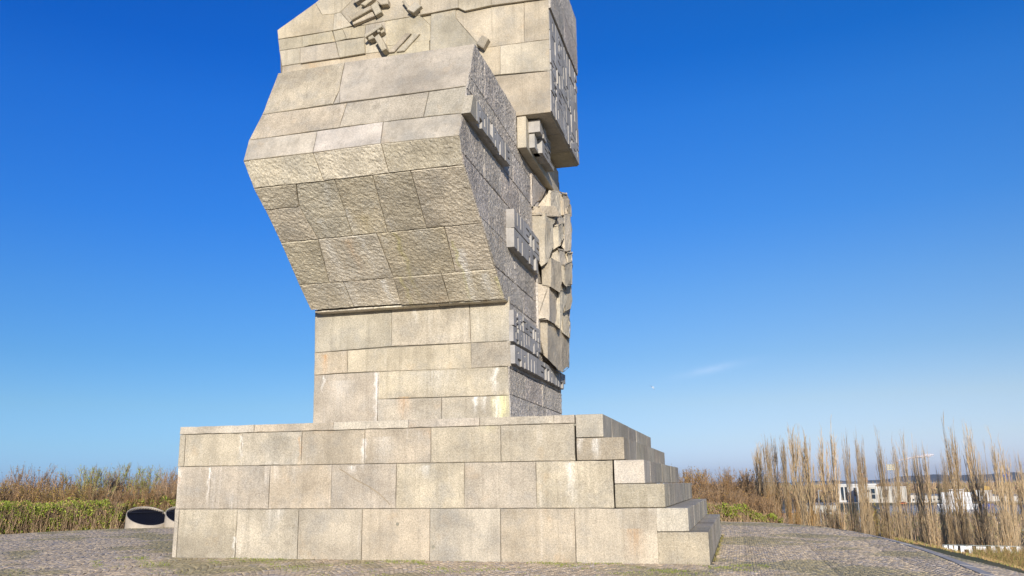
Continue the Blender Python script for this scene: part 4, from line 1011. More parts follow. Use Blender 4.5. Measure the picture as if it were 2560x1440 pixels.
hedge('leafy_hedge', 'long low hedge with fresh green leaves along the left edge of the paving', hp, lambda s: np.interp(s, [0, 8, 12, 30], [.92, 1.15, 1.27, 1.38]), 2.4, lambda s: np.full_like(s, -.35), 230000, 7500, 5)
pr_ = [P(x, 1306, 2, 0) for x in (1680, 1740, 1800, 1850, 1900, 1955)]
hp2 = [(p.x*1.04, p.y+1.2+(.6 if i > 3 else 0)) for i, p in enumerate(pr_)]
hedge('leafy_hedge', 'small green-topped hedge behind the paving right of the steps', hp2[::-1][::-1], lambda s: np.interp(s, [0, 2.2, 3.3, 4.4, 6], [.85, .82, .6, .25, .0]), 1.2, lambda s: np.full_like(s, -.35), 60000, 2200, 6, 1.05)

# tall dry grass on the slope by the lettering, and grass tufts
def grass_stuff(name, X, Y, Z, hmin, hmax, cols, seed, w=.006, parent=None, label=None, hs_=None):
    rs = np.random.RandomState(seed); n = len(X); K = 3; t = np.linspace(0, 1, K)[None]; h = rs.uniform(hmin, hmax, n)*(1 if hs_ is None else hs_)
    ln = rs.normal(0, .28, (n, 2))*h[:, None]
    PLs = np.stack([X[:, None]+ln[:, :1]*t*t, Y[:, None]+ln[:, 1:]*t*t, Z[:, None]+h[:, None]*t], -1)
    ci = rs.randint(0, len(cols), n); c = np.array(cols)[ci]*(1+.22*rs.normal(0, 1, (n, 1))).clip(.5, 1.6)
    V, F, C = tubes(PLs, np.full(n, w), np.full(n, w*.3), c, 3)
    o = link(name, np_mesh(name, V, F, False, C), parent, m_twig); tag(o, label, kind='stuff'); return o
n = 90000; D0 = np.where(nr.rand(n) < .45, nr.uniform(49, 57.5, n), nr.uniform(24, 66, n)); 
pxs = nr.uniform(2230, 2720, n); base = np.array([list(at(px, 1300, d)) for px, d in zip(pxs, D0)])
X, Y = base[:, 0], base[:, 1]; dd = seg_dist(X, Y); k = (dd > 2.1) & ((D0 < 57) | (D0 > 62)); X, Y, D0 = X[k], Y[k], D0[k]; Z = terrain(X, Y)
hf = .35+.5*(D0 > 45)
grass_stuff('tall_grass', X, Y, Z-.03, .35, 1.0, [(.46, .32, .14), (.40, .30, .11), (.26, .27, .07), (.46, .27, .13), (.30, .20, .10)], 8, w=.010, hs_=np.interp(D0, [24, 32, 42, 50, 57, 62], [.08, .12, .3, 1.0, 1.5, .6]))
n = 16000; pxs = nr.uniform(2335, 2660, n); D1_ = nr.uniform(57.6, 59.5, n); base = np.array([list(at(px, 1300, d)) for px, d in zip(pxs, D1_)]); Z = terrain(base[:, 0], base[:, 1])
zt_ = np.array([at(px, 1397, d).z for px, d in zip(pxs, D1_)]); H_ = (zt_-Z).clip(.3, 1.2)*(1+.12*np.sin(pxs*.21)+.1*np.sin(pxs*.067+1))
grass_stuff('tall_grass', base[:, 0], base[:, 1], Z-.03, .6, 1.15, [(.46, .30, .13), (.42, .29, .12), (.30, .29, .08), (.48, .27, .14), (.34, .22, .10)], 18, w=.011, hs_=H_)
# grass sprigs in the paving joints near the plinth
n = 16000; X = nr.uniform(-15.5, .5, n); Y = -np.abs(nr.normal(0, 2.0, n))-.03; g_ = fnoise(X, Y, 1.6)+.6*fnoise(X, Y, 4.1); k = g_ > .35-.25*(Y > -.25); X, Y = X[k], Y[k]
grass_stuff('joint_grass', X, Y, np.array([gz(a, 0) for a in X]), .012, .045, [(.24, .30, .03), (.20, .25, .04), (.3, .3, .06)], 12, w=.007)
n = 700; Y = nr.uniform(0, 11, n); X = -.72+np.abs(nr.normal(0, .05, n)); k = fnoise(X, Y, 2.0) > -.1; grass_stuff('joint_grass', X[k], Y[k], np.zeros(k.sum()), .015, .06, [(.30, .24, .09), (.26, .24, .08)], 13, w=.005)
n = 14000; X = nr.uniform(-30, -14.5, n); Y = nr.uniform(-10, 16, n); k = (seg_dist(X, Y) < -.3) & ((fnoise(X, Y, .55)+.5*fnoise(X, Y, 1.7)) > .25); grass_stuff('joint_grass', X[k], Y[k], np.full(k.sum(), .08), .012, .04, [(.22, .22, .05), (.24, .20, .07)], 14, w=.009)

# ------------------------------------------------------------------ concrete floodlight drums
def drum(px, py, dist_z, label, face):
    p = P(px, py, 2, .085); R_ = .94; t = .04; nA = 48
    root = empty('floodlight_drum', (p.x, p.y, .07)); tag(root, label, 'floodlight housing', 'concrete drums with black louvres beside the paving')
    fx, fy = math.cos(face), math.sin(face)
    def zc(x, y): return .55-(x*fx+y*fy)/R_*.42          # oblique rim height
    bm = bmesh.new(); A = [2*math.pi*i/nA for i in range(nA)]
    def ring_(r, zf): return [bm.verts.new((p.x+r*math.cos(a), p.y+r*math.sin(a), .07+zf(r*math.cos(a), r*math.sin(a)))) for a in A]
    o0 = ring_(R_*1.03, lambda x, y: -.1); o1 = ring_(R_, zc); i1 = ring_(R_-t, zc); i0 = ring_(R_-t, lambda x, y: -.1)
    for a, b in ((o0, o1), (o1, i1), (i1, i0)):
        for i in range(nA): bm.faces.new([a[i], a[(i+1) % nA], b[(i+1) % nA], b[i]])
    bm_obj('concrete_shell', bm, m_conc, root)
    bm = bmesh.new(); v = ring_(R_-t-.002, lambda x, y: zc(x, y)-.10); bm.faces.new(v); bm_obj('dark_lining', bm, m_black, root)
    bm = bmesh.new(); ex, ey = -fy, fx
    for k in range(-12, 13):
        s_ = k/12.5*(R_-t); L = math.sqrt(max(0, (R_-t)**2-s_*s_))-.01
        if L < .05: continue
        pts = []
        for q in (-L, L):
            x = ex*s_+fx*q; y = ey*s_+fy*q; pts.append((p.x+x, p.y+y, .07+zc(x, y)-.03))
        a, b = Vector(pts[0]), Vector(pts[1]); off = Vector((ex, ey, 0))*.012; dn = Vector((ex*.05, ey*.05, -.09))
        v = [bm.verts.new(q) for q in (a-off, b-off, b+off, a+off, a-off+dn, b-off+dn, b+off+dn, a+off+dn)]
        for f in ((3, 2, 1, 0), (4, 5, 6, 7), (0, 1, 5, 4), (1, 2, 6, 5), (2, 3, 7, 6), (3, 0, 4, 7)): bm.faces.new([v[i] for i in f])
    tag(bm_obj('louvre', bm, plain('louvre_metal', (.03, .03, .035), .35, .4), root), kind='stuff')
    bm = bmesh.new(); d = .35
    a = Vector((p.x-ex*.85-fx*.35, p.y-ey*.85-fy*.35, .07+zc(-ex*.85-fx*.35, -ey*.85-fy*.35)+.0)); b = Vector((p.x+ex*.85-fx*.35, p.y+ey*.85-fy*.35, .07+zc(ex*.85-fx*.35, ey*.85-fy*.35)))
    add_tube(bm, a, b, .018, .018, 6); bm_obj('grille_bar', bm, m_black, root)
fc = math.atan2(-.62, .78)
drum(367, 1319, 0, 'left concrete drum with slanted black louvred opening, fully in view before the hedge', fc)
drum(464, 1317, 0, 'concrete drum with louvred opening half hidden behind the plinth corner', fc)

# ------------------------------------------------------------------ lettering on the slope
m_sign = plain('sign_white', (.85, .85, .83), .5, noise_amt=.03)
GL = {'W': [((0, 1), (.25, 0)), ((.25, 0), (.5, 1)), ((.5, 1), (.75, 0)), ((.75, 0), (1, 1))], 'O': [((.12, 0), (.12, 1)), ((.88, 0), (.88, 1)), ((.12, .9), (.88, .9)), ((.12, .1), (.88, .1))], 'J': [((0, .9), (.9, .9)), ((.75, .9), (.75, 0)), ((.1, .1), (.75, .1)), ((.2, .05), (.2, .35))],
      'N': [((.1, 0), (.1, 1)), ((.9, 0), (.9, 1)), ((.1, 1), (.9, 0))], 'Y': [((.5, 0), (.5, .5)), ((.5, .45), (0, 1)), ((.5, .45), (1, 1)), ((.2, .06), (.8, .06))], 'I': [((.5, 0), (.5, 1))], 'E': [((.12, 0), (.12, 1)), ((0, .9), (.9, .9)), ((0, .5), (.8, .5)), ((0, .1), (.9, .1))], 'C': [((.12, 0), (.12, 1)), ((.12, .9), (.95, .9)), ((.12, .1), (.95, .1))]}
def word_sign(pa, pb, word, h, label):
    pa = Vector(pa); pb = Vector(pb); d = pb-pa; L = d.length; e = d.normalized(); nrm = Vector((e.y, -e.x, 0)).normalized()
    root = empty('word_sign', (pa.x, pa.y, pa.z-h)); tag(root, label, 'sign')
    def bar(bm, a, b, w, th, o_):
        a = Vector(a); b = Vector(b); dd_ = (b-a); u = dd_.normalized(); v = Vector((-u.y, u.x))*w/2
        pts = [a-v, b-v, b+v, a+v]; W_ = [pa+e*q.x+Vector((0, 0, q.y-h)) for q in pts]
        fr = [bm.verts.new(q+nrm*(th/2+o_)) for q in W_]; bk = [bm.verts.new(q-nrm*(th/2+o_)) for q in W_]
        bm.faces.new(fr); bm.faces.new(bk[::-1])
        for i in range(4): bm.faces.new([fr[i], bk[i], bk[(i+1) % 4], fr[(i+1) % 4]])
    cell = L/len(word)
    for i, c in enumerate(word):
        bm = bmesh.new(); w = cell*.70; x0 = cell*i+cell*.17
        for k, (p, q) in enumerate(GL[c]):
            bar(bm, (x0+p[0]*w, p[1]*h*.97), (x0+q[0]*w, q[1]*h*.97), cell*.23, .06, k*.002)
        bm_obj('letter', bm, m_sign, root)
    bm = bmesh.new(); t = .03
    bar(bm, (0, h), (L, h), t, t, 0); bar(bm, (0, -1.0), (0, h), t, t, .001); bar(bm, (L, -1.0), (L, h), t, t, .001); bar(bm, (0, 0), (L, 0), t, t, .002)
    bm_obj('frame', bm, plain('galvanised_steel', (.45, .5, .47), .4, .6), root)
word_sign(at(2357, 1362, 60), at(2552, 1366, 60), 'WOJNY', 1.15, 'white block letters spelling WOJNY in a thin metal frame, half hidden by tall grass')
word_sign(at(2110, 1354, 61), at(2323, 1361, 60), 'WIECEJ', 1.15, 'framed white lettering almost hidden behind the paved rise, only its end showing')

# ------------------------------------------------------------------ harbour beyond
m_hall = plain('hall_white', (.62, .60, .56), .7, noise_amt=.05, scale=.1); m_cream = plain('hall_cream', (.50, .47, .40), .7, noise_amt=.06, scale=.1)
m_glass = plain('dark_glazing', (.02, .035, .05), .15, noise_amt=.1, spec=.6); m_roof = plain('grey_roof', (.10, .12, .16), .6); m_red = plain('red_trim', (.38, .07, .05), .6)
m_yel = plain('yellow_roof', (.62, .38, .08), .6); m_blue = plain('blue_paint', (.02, .09, .38), .5); m_orange = plain('orange_paint', (.7, .15, .04), .6); m_tan = plain('tan_brick', (.40, .24, .15), .8); m_steel = plain('grey_steel', (.30, .31, .32), .5)
def frame_at(px, dist, zb=None):
    p = at(px, 1300, dist); z = tz(p.x, p.y) if zb is None else zb; a = math.atan2(p.x-CAM.x, p.y-CAM.y)
    return Vector((p.x, p.y, z)), Vector((math.cos(a), -math.sin(a), 0)), Vector((math.sin(a), math.cos(a), 0))
class Far:
    "small local-frame builder: x to the right, y away, z up, in metres"
    def __init__(s, name, label, cat, px, dist, zb=None, turn=0.0, group=None):
        s.o, s.ex, s.ey = frame_at(px, dist, zb)
        if turn:
            c, q = math.cos(turn), math.sin(turn); s.ex, s.ey = s.ex*c+s.ey*q, s.ey*c-s.ex*q
        s.root = empty(name, s.o); tag(s.root, label, cat, group)
    def W(s, x, y, z): return s.o+s.ex*x+s.ey*y+Vector((0, 0, z))
    def box(s, name, x0, x1, y0, y1, z0, z1, mat, parent=None):
        bm = bmesh.new(); v = add_box(bm, x0, x1, y0, y1, z0, z1)
        for q in v: q.co = s.W(*q.co)
        return bm_obj(name, bm, mat, parent or s.root)
    def prism(s, name, poly, y0, y1, mat, parent=None):
        bm = bmesh.new(); add_prism(bm, poly, 1, y0, y1)
        for q in bm.verts: q.co = s.W(*q.co)
        return bm_obj(name, bm, mat, parent or s.root)
    def bars(s, name, L, r, mat, parent=None):
        bm = bmesh.new()
        for a, b in L: add_tube(bm, s.W(*a), s.W(*b), r, r, 6)
        return bm_obj(name, bm, mat, parent or s.root)
WL = -22.2
def z_at(py, dist, px=2300): return at(px, py, dist).z
D1 = 985
# arched-roof white hall
f = Far('white_hall', 'white harbour hall with shallow arched roof and tall dark glazing', 'building', 2152, D1, -20.0); s = D1/F_PX
zt = z_at(1206, D1)+20
f.box('wall', -19, 17, 0, 20, 0, zt-2.2, m_hall); f.prism('roof', [(-20, zt-2.2), (18, zt-2.2), (17, zt-.8), (8, zt+1.4), (-2, zt+2.0), (-12, zt+1.2), (-20, zt-.8)], -.6, 20, m_roof); f.box('fascia', -20.3, 18.3, -.9, -.62, zt-2.2, zt-.6, m_hall)
for x in (-16.5, -12.6): f.box('window', x, x+2.7, -.12, -.01, 2, zt-3.6, m_glass)
for x in (-4, 3, 9): f.box('window', x, x+3.6, -.12, -.01, 6, zt-4.4, m_glass)
# cream building
f = Far('cream_harbour_building', 'low cream harbour building with square windows and tall blue panes', 'building', 2216, D1-25, -20.0); zt = z_at(1217, D1-25)+20
f.box('wall', -23, 21, 0, 15, 0, zt, m_cream); f.box('parapet', -23.3, 21.3, -.3, 15.2, zt+.01, zt+.6, m_hall)
for x in (-20, -15): f.box('window', x, x+2.4, -.1, -.01, zt-4.6, zt-2.4, m_glass)
f.box('window', -11.5, -7.8, -.1, -.01, zt-6, zt-1.5, m_glass); f.box('window', -11.5, -7.8, -.1, -.01, zt-11, zt-6.8, m_glass); f.box('window', 0, 3, -.1, -.01, zt-9.5, zt-2, m_glass); f.box('window', 8, 9.4, -.1, -.01, zt-9, zt-3, m_glass); f.box('pilaster', -24.5, -23.02, -.5, 3, 0, zt+1.5, m_hall); f.box('pilaster', -6.6, -5.6, -.8, -.12, 0, zt+1, m_hall)
# red and white house near the left poplars
dh = 300; f = Far('red_white_house', 'small white house with red bands among the left poplars', 'building', 1925, dh); zt = z_at(1243, dh, 1925)-f.o.z
f.box('wall', -2.0, 1.6, 0, 5, 0, zt-.2, m_hall); f.box('roof', -2.2, 1.8, -.2, 5.2, zt-.19, zt, m_hall); f.box('red_band', -3.4, 2.4, -.35, -.01, zt-3.1, zt-2.7, m_red); f.box('window', -.6, .2, -.08, -.01, zt-2.2, zt-1.0, m_glass)
f.box('annex', -3.2, -2.02, -.2, 4, 0, zt-3.3, m_hall); f.box('window', .4, 1.3, -.08, -.01, zt-5.2, zt-3.6, m_glass)
# tan tower block far left behind hall, floodlight mast, chimney
f = Far('tan_tower', 'stepped tan tower rising behind the white hall roof', 'building', 2169, 1500, -20); zt = z_at(1180, 1500)+20
f.box('tower_body', -4.5, 1, 0, 8, 0, zt, m_tan); f.box('tower_annex', 1.02, 6, 0, 8, 0, zt-7, m_tan); f.box('window', -2.6, -1.2, -.1, -.01, zt-6, zt-3, m_glass)
f = Far('floodlight_mast', 'tall lattice mast carrying three tiers of yellowish floodlight racks', 'mast', 2241, 620, -20); zt = z_at(1150, 620)+20
f.bars('lattice', [((-.9, 0, 0), (-.7, 0, zt-3)), ((.9, 0, 0), (.7, 0, zt-3)), ((0, 1.4, 0), (0, 1.0, zt-3))]+[((-.9 if k % 2 else .9, 0, k*zt/14), (.9 if k % 2 else -.9, 0, (k+1)*zt/14)) for k in range(13)], .14, m_steel)
for k in range(3):
    rk = f.box('lamp_rack', -2.9, 2.9, -.5, .5, zt-5.6+k*1.3, zt-5.4+k*1.3, m_steel)
    for x in (-2.5, -1.5, -.5, .5, 1.5): f.box('lamp', x, x+.75, -.9, -.51, zt-5.9+k*1.3, zt-4.9+k*1.3, plain('lamp_housing', (.62, .55, .36), .5) if k == 0 and x == -2.5 else bpy.data.materials['lamp_housing'], rk)
f.bars('tip', [((0, 0, zt-3), (0, 0, zt))], .2, m_steel); f.box('platform', -1.6, 1.6, -1, 1, zt-2.4, zt-2.1, m_steel)
dch = 3000; f = Far('factory_chimney', 'thin pale chimney giving off the smoke plume', 'chimney', 2258, dch, -20); zt = z_at(1154, dch)+20
bm = bmesh.new(); add_tube(bm, f.W(0, 0, 0), f.W(0, 0, zt), 3.6, 2.2, 12); bm_obj('stack', bm, m_hall, f.root); bm = bmesh.new(); add_tube(bm, f.W(0, 0, zt-3), f.W(0, 0, zt+.4), 3.3, 3.2, 12); bm_obj('rim', bm, m_red, f.root)
# smoke plume: lumpy drifting puffs
mt, n_, b_ = new_mat('smoke_vapour'); g = NB(n_); b_.inputs['Base Color'].default_value = (.9, .82, .80, 1); b_.inputs['Roughness'].default_value = 1
_ge = g.nd('ShaderNodeNewGeometry'); _lw = g.nd('ShaderNodeLayerWeight'); _lw.inputs[0].default_value = .35; tr_ = g.nd('ShaderNodeBsdfTransparent'); ms_ = g.nd('ShaderNodeMixShader')
g.setin(ms_.inputs[0], g.mapr(g.math('MULTIPLY', g.math('SUBTRACT', 1.0, _lw.outputs['Facing']), g.noise(_ge.outputs['Position'], .08, 4, .6)), .1, .55, 0, .5)); n_.links.new(tr_.outputs[0], ms_.inputs[1]); n_.links.new(b_.outputs[0], ms_.inputs[2]); n_.links.new(ms_.outputs[0], n_.nodes['Material Output'].inputs[0])
bm = bmesh.new(); top = Vector((0, 0, zt))
for i in range(30):
    t = i/29; r = 3.0+10*t**.8*rnd.uniform(.7, 1.1)*(1 if t < .75 else .7); c = f.W(0, 0, zt)+f.ex*(t*100)+Vector((0, 0, 1+17*t**.55+rnd.uniform(-1, 1)*4*t))
    bmesh.ops.create_icosphere(bm, subdivisions=2, radius=r*.62, matrix=Matrix.Translation(c)@Matrix.Diagonal((1.5, 1.2, .8, 1)))
for v in bm.verts: v.co += Vector((1, 1, 1))*mnoise.noise(v.co*.2)*1.5
o = bm_obj('smoke_plume', bm, mt, None, True); tag(o, 'pinkish white smoke plume drifting right from the thin chimney', 'smoke')
# white ship
ds = 815; f = Far('passenger_ship', 'white ship moored in the basin behind the poplars', 'ship', 2401, ds, WL); s = ds/F_PX; Hs = z_at(1224, ds)-WL
hull = f.prism('hull', [(-13.5, 0), (13, 0), (14.5, 4.2), (-15.5, 4.2)], -3.5, 3.5, m_white); f.box('deck_house', -12, 10.5, -3.2, 3.2, 4.21, Hs-2.4, m_white); f.box('bridge', -6, 4.8, -2.8, 2.8, Hs-2.39, Hs, m_white); f.box('bridge_window', -5.8, 4.6, -2.95, -2.81, Hs-1.5, Hs-.8, m_glass)
for k in range(3): f.box('deck_rail', -12.2, 10.7, -3.4, -3.21, 4.6+k*2.6, 4.75+k*2.6, m_steel)
f.bars('mast', [((-1.5, 0, Hs), (-1.5, 0, Hs+5)), ((-3, 0, Hs+3), (0, 0, Hs+3)), ((5, 0, Hs-2), (5.5, 0, Hs+1))], .22, m_white); f.box('anchor', -13.6, -12.7, -3.62, -3.51, 2.0, 3.0, m_red)
# blue boat and yellow-roofed hall
f = Far('blue_workboat', 'low boat with bright blue hull right of the white ship', 'boat', 2466, 880, WL); f.prism('hull', [(-5, 0), (6.8, 0), (7.4, 2.6), (-5.8, 2.6)], -2, 2, m_blue); f.box('wheelhouse', -4, -1.2, -1.4, 1.4, 2.61, 5.6, m_white); f.box('window', -3.8, -1.4, -1.55, -1.41, 4, 5, m_glass); f.bars('mast', [((1, 0, 2.6), (1, 0, 8))], .15, m_white)
f = Far('yellow_roofed_hall', 'small hall with rounded yellow roof on the far quay', 'building', 2471, 990, -20); zt = z_at(1216, 990)+20
f.box('wall', -8, 6, 0, 12, 0, zt-4.2, m_hall); f.prism('roof', [(-4, zt-4.2), (5.6, zt-4.2), (5.2, zt-1.8), (3, zt-.3), (.5, zt), (-2, zt-.6), (-3.6, zt-2)], -.4, 12, m_yel); f.box('door', -1.5, 1.5, -.12, -.01, 0, 5, m_glass)
f = Far('yellow_shed', 'long low shed with a yellow roof at the right end of the quay', 'building', 2540, 1050, -20); zt = z_at(1226, 1050)+20; f.box('wall', -6, 4, 0, 8, 0, zt-2, m_hall); f.prism('roof', [(-6.5, zt-2), (4.5, zt-2), (4, zt-.6), (-5, zt)], -.4, 8.4, m_yel)
# quay wall and pontoons
q = []
for px in range(2030, 2760, 60):
    f0, ex, ey = frame_at(px, 957, 0); q.append(f0)
bm = bmesh.new()
for a, b in zip(q, q[1:]):
    v = [bm.verts.new(p) for p in (Vector((a.x, a.y, -23)), Vector((b.x, b.y, -23)), Vector((b.x, b.y, -19.7)), Vector((a.x, a.y, -19.7)), Vector((a.x, a.y+3, -23)), Vector((b.x, b.y+3, -23)), Vector((b.x, b.y+3, -19.7)), Vector((a.x, a.y+3, -19.7)))]
    for fc_ in ((0, 1, 2, 3), (4, 7, 6, 5), (3, 2, 6, 7), (0, 4, 5, 1), (0, 3, 7, 4), (1, 5, 6, 2)): bm.faces.new([v[i] for i in fc_])
bmesh.ops.remove_doubles(bm, verts=bm.verts, dist=.01)
tag(bm_obj('quay_wall', bm, m_conc), 'pale concrete quay wall along the far side of the basin', 'wall')
# crane on the horizon
f = Far('harbour_crane', 'blue shipyard crane with slanting jib on the horizon', 'crane', 2533, 2600, -20); k = 2600/F_PX; zt = z_at(1181, 2600)+20
f.bars('tower', [((-3, 0, 0), (-2, 0, zt-8)), ((9, 0, 0), (4, 0, zt-2)), ((-3, 0, zt*.35), (9, 0, zt*.35)), ((4, 0, zt-14), (4, 0, zt))], 1.6, m_blue); f.bars('jib', [((4, 0, zt-6), (-26, 0, zt-24)), ((4, 0, zt-1), (-14, 0, zt-14))], 1.2, m_blue); f.box('machine_house', -4, 8, -4, 4, zt-24, zt-17, m_blue)
# vehicles and huts on the near quay
def van(px, py, L, mat, label, cat='van', h=2.4, dist=None):
    d = dist or (20.3+1.75)*F_PX/max(20, (py-1200)); f = Far(cat.replace(' ', '_'), label, cat, px, d, turn=rnd.uniform(-.3, .3))
    body = f.prism('body', [(-L/2, .4), (L/2, .4), (L/2, h*.55), (L*.38, h), (-L/2, h)], -1, 1, mat); f.box('windows', -L*.42, L*.36, -1.04, -1.005, h*.6, h*.88, m_glass)
    for x in (-L*.32, L*.3):
        bm = bmesh.new(); add_tube(bm, f.W(x, -1.1, .4), f.W(x, -.8, .4), .4, .4, 12); bm_obj('wheel', bm, m_black, f.root)
van(2497, 1297, 9.0, m_white, 'white coach parked by the basin between two right-hand poplars', 'coach', 3.2); van(2549, 1311, 6.5, m_white, 'white box van at the right border below the water', 'van', 3.0)
van(2262, 1246, 6, m_orange, 'orange van on the far quay right of the cream building', 'van', 2.4, 950); van(2266, 1281, 3.8, m_red, 'red car between the poplars left of the basin corner', 'car', 1.5); van(2342, 1283, 4.2, m_white, 'white car under the smallest poplar', 'car', 1.5)
van(2297, 1300, 4.2, m_steel, 'grey car parked behind the leaning poplar', 'car', 1.5); van(2205, 1313, 4.4, m_white, 'pale car low behind the thin poplar', 'car', 1.5); van(2125, 1290, 4.4, m_steel, 'silver car in the gap left of the white hall', 'car', 1.5); van(2040, 1297, 4.4, m_steel, 'grey car in the widest gap of the poplars', 'car', 1.5)
for px, py in ((2150, 1283), (2052, 1275), (2160, 1262)):
    f = Far('street_lamp', {2150: 'thin street lamp left of the cream building', 2052: 'tall grey lamp post in the widest gap of the poplars', 2160: 'short lamp post before the white hall'}[px], 'lamp post', px, 300 if px != 2160 else 500, None)
    zt = z_at({2150: 1232, 2052: 1225, 2160: 1240}[px], 300 if px != 2160 else 500)-f.o.z; f.bars('pole', [((0, 0, 0), (0, 0, zt))], .14, m_steel); f.box('lamp_head', -.1, 1.3, -.2, .2, zt, zt+.25, m_steel)
for i in range(16):
    px_ = 2035+i*19+rnd.uniform(-4, 4); py_ = 1268+rnd.uniform(0, 34); van(px_, py_, 4.3, [m_white, m_steel, m_red, m_steel, m_white, m_blue][i % 6], 'small %s car parked between the poplar trunks, %s of its row from the left' % (['white', 'grey', 'red', 'grey', 'white', 'blue'][i % 6], ordw[i]), 'car', 1.5)
for o_ in [o for o in COL.objects if 'of its row from the left' in o.get('label', '')]: o_['group'] = 'cars in the harbour car park'
for px_, d_, w_, h_, lab, mm in ((1975, 520, 14, 5, 'low reddish shed behind the left poplars', m_tan), (2058, 640, 20, 6, 'long pale shed in the widest gap of the poplars', m_cream), (2305, 975, 16, 7, 'small white office block right of the cream building', m_hall), (2352, 985, 12, 6, 'low pale boathouse left of the white ship', m_cream), (2515, 1000, 26, 5, 'long pale warehouse below the blue crane', m_hall), (2095, 1020, 22, 9, 'grey warehouse at the left end of the white hall', m_steel)):
    f = Far('harbour_shed', lab, 'building', px_, d_, -20.2); f.box('wall', -w_/2, w_/2, 0, 9, 0, h_, mm); f.prism('roof', [(-w_/2-.4, h_+.01), (w_/2+.4, h_+.01), (w_/2-1, h_+1.6), (-w_/2+1, h_+1.6)], -.4, 9.4, m_roof)
    for k in range(3): f.box('window', -w_/2+1.5+k*w_/3.2, -w_/2+3.2+k*w_/3.2, -.1, -.01, 1.4, 3.2, m_glass)
# access road and car park on the low ground
bm = bmesh.new(); 
for (a0, a1, r0, r1) in ((2.5, 24, 190, 232), (2.5, 24, 300, 338)):
    prev = None
    for i in range(20):
        a = math.radians(a0+(a1-a0)*i/19); pr2 = [Vector((CAM.x+r*math.sin(a), CAM.y+r*math.cos(a), max(-19.85, tz(CAM.x+r*math.sin(a), CAM.y+r*math.cos(a))+.35))) for r in (r0, r1)]
        cur = [bm.verts.new(p) for p in pr2]
        if prev: bm.faces.new([prev[0], cur[0], cur[1], prev[1]])
        prev = cur
tag(bm_obj('road', bm, plain('asphalt', (.10, .10, .11), .85, noise_amt=.25, scale=.3)), kind='structure')

# ------------------------------------------------------------------ far woods and hills
def wood(name, azs, dists, hgt, n, cols, seed, label, size=2.2):
    rs = np.random.RandomState(seed); az = np.radians(rs.uniform(azs[0], azs[1], n)); d = rs.uniform(dists[0], dists[1], n)
    X = CAM.x+d*np.sin(az); Y = CAM.y+d*np.cos(az); Z0 = terrain(X, Y); lump = .72+.2*fnoise(X, Y, .045)+.12*fnoise(X, Y, .13)
    H = hgt*lump; u = rs.beta(1.5, 1.1, n); pos = np.stack([X, Y, Z0+H*u], 1)
    sz = size*rs.uniform(.4, 1.0, n); K = 3; t = np.linspace(0, 1, K)[None]
    dr = rs.normal(0, .35, (n, 3)); dr[:, 2] = 1
    PLs = pos[:, None]+dr[:, None]*(sz*1.6)[:, None, None]*t[..., None]
    c = np.array(cols)[rs.randint(0, len(cols), n)]*(1+.2*rs.normal(0, 1, (n, 1))).clip(.5, 1.5)
    V, F, C = tubes(PLs, sz*.16, sz*.03, c, 3)
    o = link(name, np_mesh(name, V, F, False, C), None, m_twig); tag(o, label, kind='stuff')
BRN = [(.34, .22, .13), (.40, .26, .14), (.26, .18, .12), (.36, .29, .12)]
wood('distant_wood', (-6, 22), (1000, 1500), 19, 30000, BRN, 31, None, 4.0)
wood('brown_wood', (-8, 1.9), (150, 330), 18.5, 30000, [(.44, .28, .15), (.38, .24, .14), (.46, .32, .14), (.32, .21, .15)], 32, None, 2.2)
wood('waterside_trees', (2.5, 19), (330, 540), 6, 7000, [(.20, .15, .10), (.24, .20, .09), (.28, .19, .12)], 33, None, 2.0)
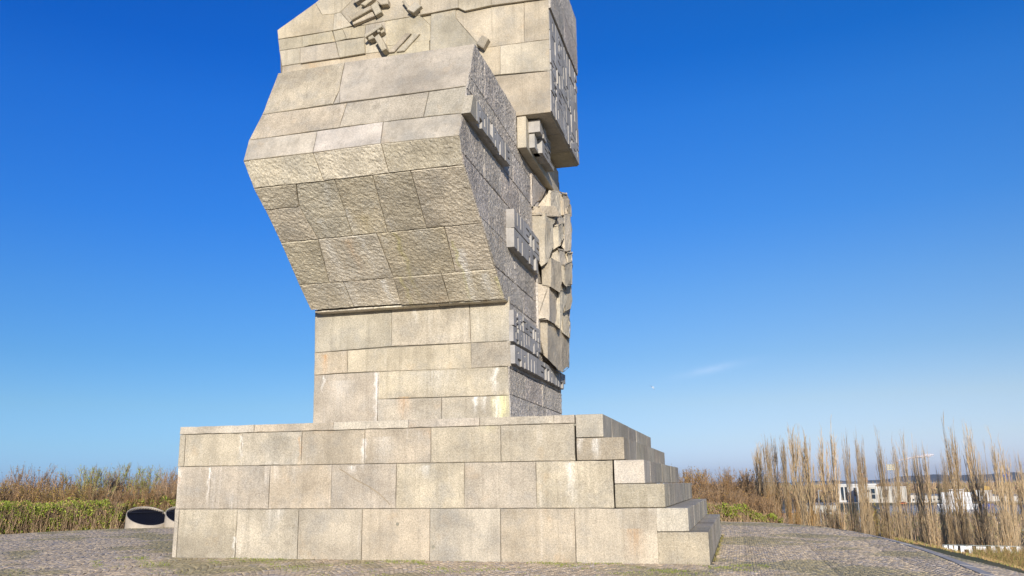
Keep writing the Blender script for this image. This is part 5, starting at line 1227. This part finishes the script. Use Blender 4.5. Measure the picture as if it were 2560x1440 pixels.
# low hills on the horizon
for (az0, az1, d, h, nm) in ((-2, 36, 9000, 95, 'far_hills'), (10, 36, 15000, 200, 'far_hills')):
    rs = np.random.RandomState(int(d)); V = []; Fq = []; n = 120
    for i in range(n+1):
        a = math.radians(az0+(az1-az0)*i/n); hh = h*(.45+.3*math.sin(i*.11+d)+.12*math.sin(i*.37)+.05*math.sin(i*1.1))*min(1, i/12, (n-i)/12)
        for r, z in ((d, -24), (d+500, max(1, hh)*.55-20), (d+1200, max(1, hh)-20), (d+2500, -24)): V.append((CAM.x+r*math.sin(a), CAM.y+r*math.cos(a), z))
    for i in range(n):
        for j in range(3): Fq.append([i*4+j, i*4+j+4, i*4+j+5, i*4+j+1])
    tag(link(nm, np_mesh(nm, V, Fq, True), None, plain('wooded_hill', (.09, .085, .06), .95, noise_amt=.2, scale=.004)), kind='structure')

# ------------------------------------------------------------------ gull and wisp of cloud
g0 = at(1632, 968, 110); gull = empty('seagull', g0); tag(gull, 'small white gull with dark wingtips gliding right of the monument', 'bird')
m_gw = plain('gull_white', (.8, .8, .8), .7, noise_amt=.05); m_gd = plain('gull_dark', (.10, .11, .13), .7)
bm = bmesh.new(); bmesh.ops.create_icosphere(bm, subdivisions=2, radius=.055, matrix=Matrix.Translation(g0)@Matrix.Rotation(-.5, 4, 'Y')@Matrix.Diagonal((2.4, 1, .9, 1)))
bmesh.ops.create_icosphere(bm, subdivisions=1, radius=.03, matrix=Matrix.Translation(g0+Vector((.2, 0, -.07)))); bm_obj('body', bm, m_gw, gull, True)
for pts, mt_ in (([(0, 0, 0), (-.10, .08, .02), (-.28, .02, .20), (-.22, -.05, .17)], m_gw), ([(-.22, -.05, .17), (-.28, .02, .20), (-.42, .0, .25)], m_gd), ([(.02, 0, 0), (-.06, .05, -.04), (.10, .02, -.22), (.14, -.02, -.18)], m_gw), ([(.14, -.02, -.18), (.10, .02, -.22), (.17, 0, -.38)], m_gd)):
    bm = bmesh.new(); a = [bm.verts.new(g0+Vector(p)) for p in pts]; b = [bm.verts.new(g0+Vector(p)+Vector((0, -.012, .012))) for p in pts]; k = len(a)
    bm.faces.new(a); bm.faces.new(b[::-1])
    for i in range(k): bm.faces.new([a[i], b[i], b[(i+1) % k], a[(i+1) % k]])
    bm_obj('wing', bm, mt_, gull)

# ------------------------------------------------------------------ haze
bm = bmesh.new(); add_box(bm, -14000, 14000, -400, 17500, -26, 225)
mt, n_, b_ = new_mat('haze_volume'); n_.nodes.remove(b_); pv = n_.nodes.new('ShaderNodeVolumePrincipled'); pv.inputs['Color'].default_value = (.80, .88, 1.0, 1); pv.inputs['Density'].default_value = .00004; pv.inputs['Anisotropy'].default_value = .2
n_.links.new(pv.outputs[0], n_.nodes['Material Output'].inputs['Volume'])
tag(bm_obj('haze', bm, mt), kind='stuff')
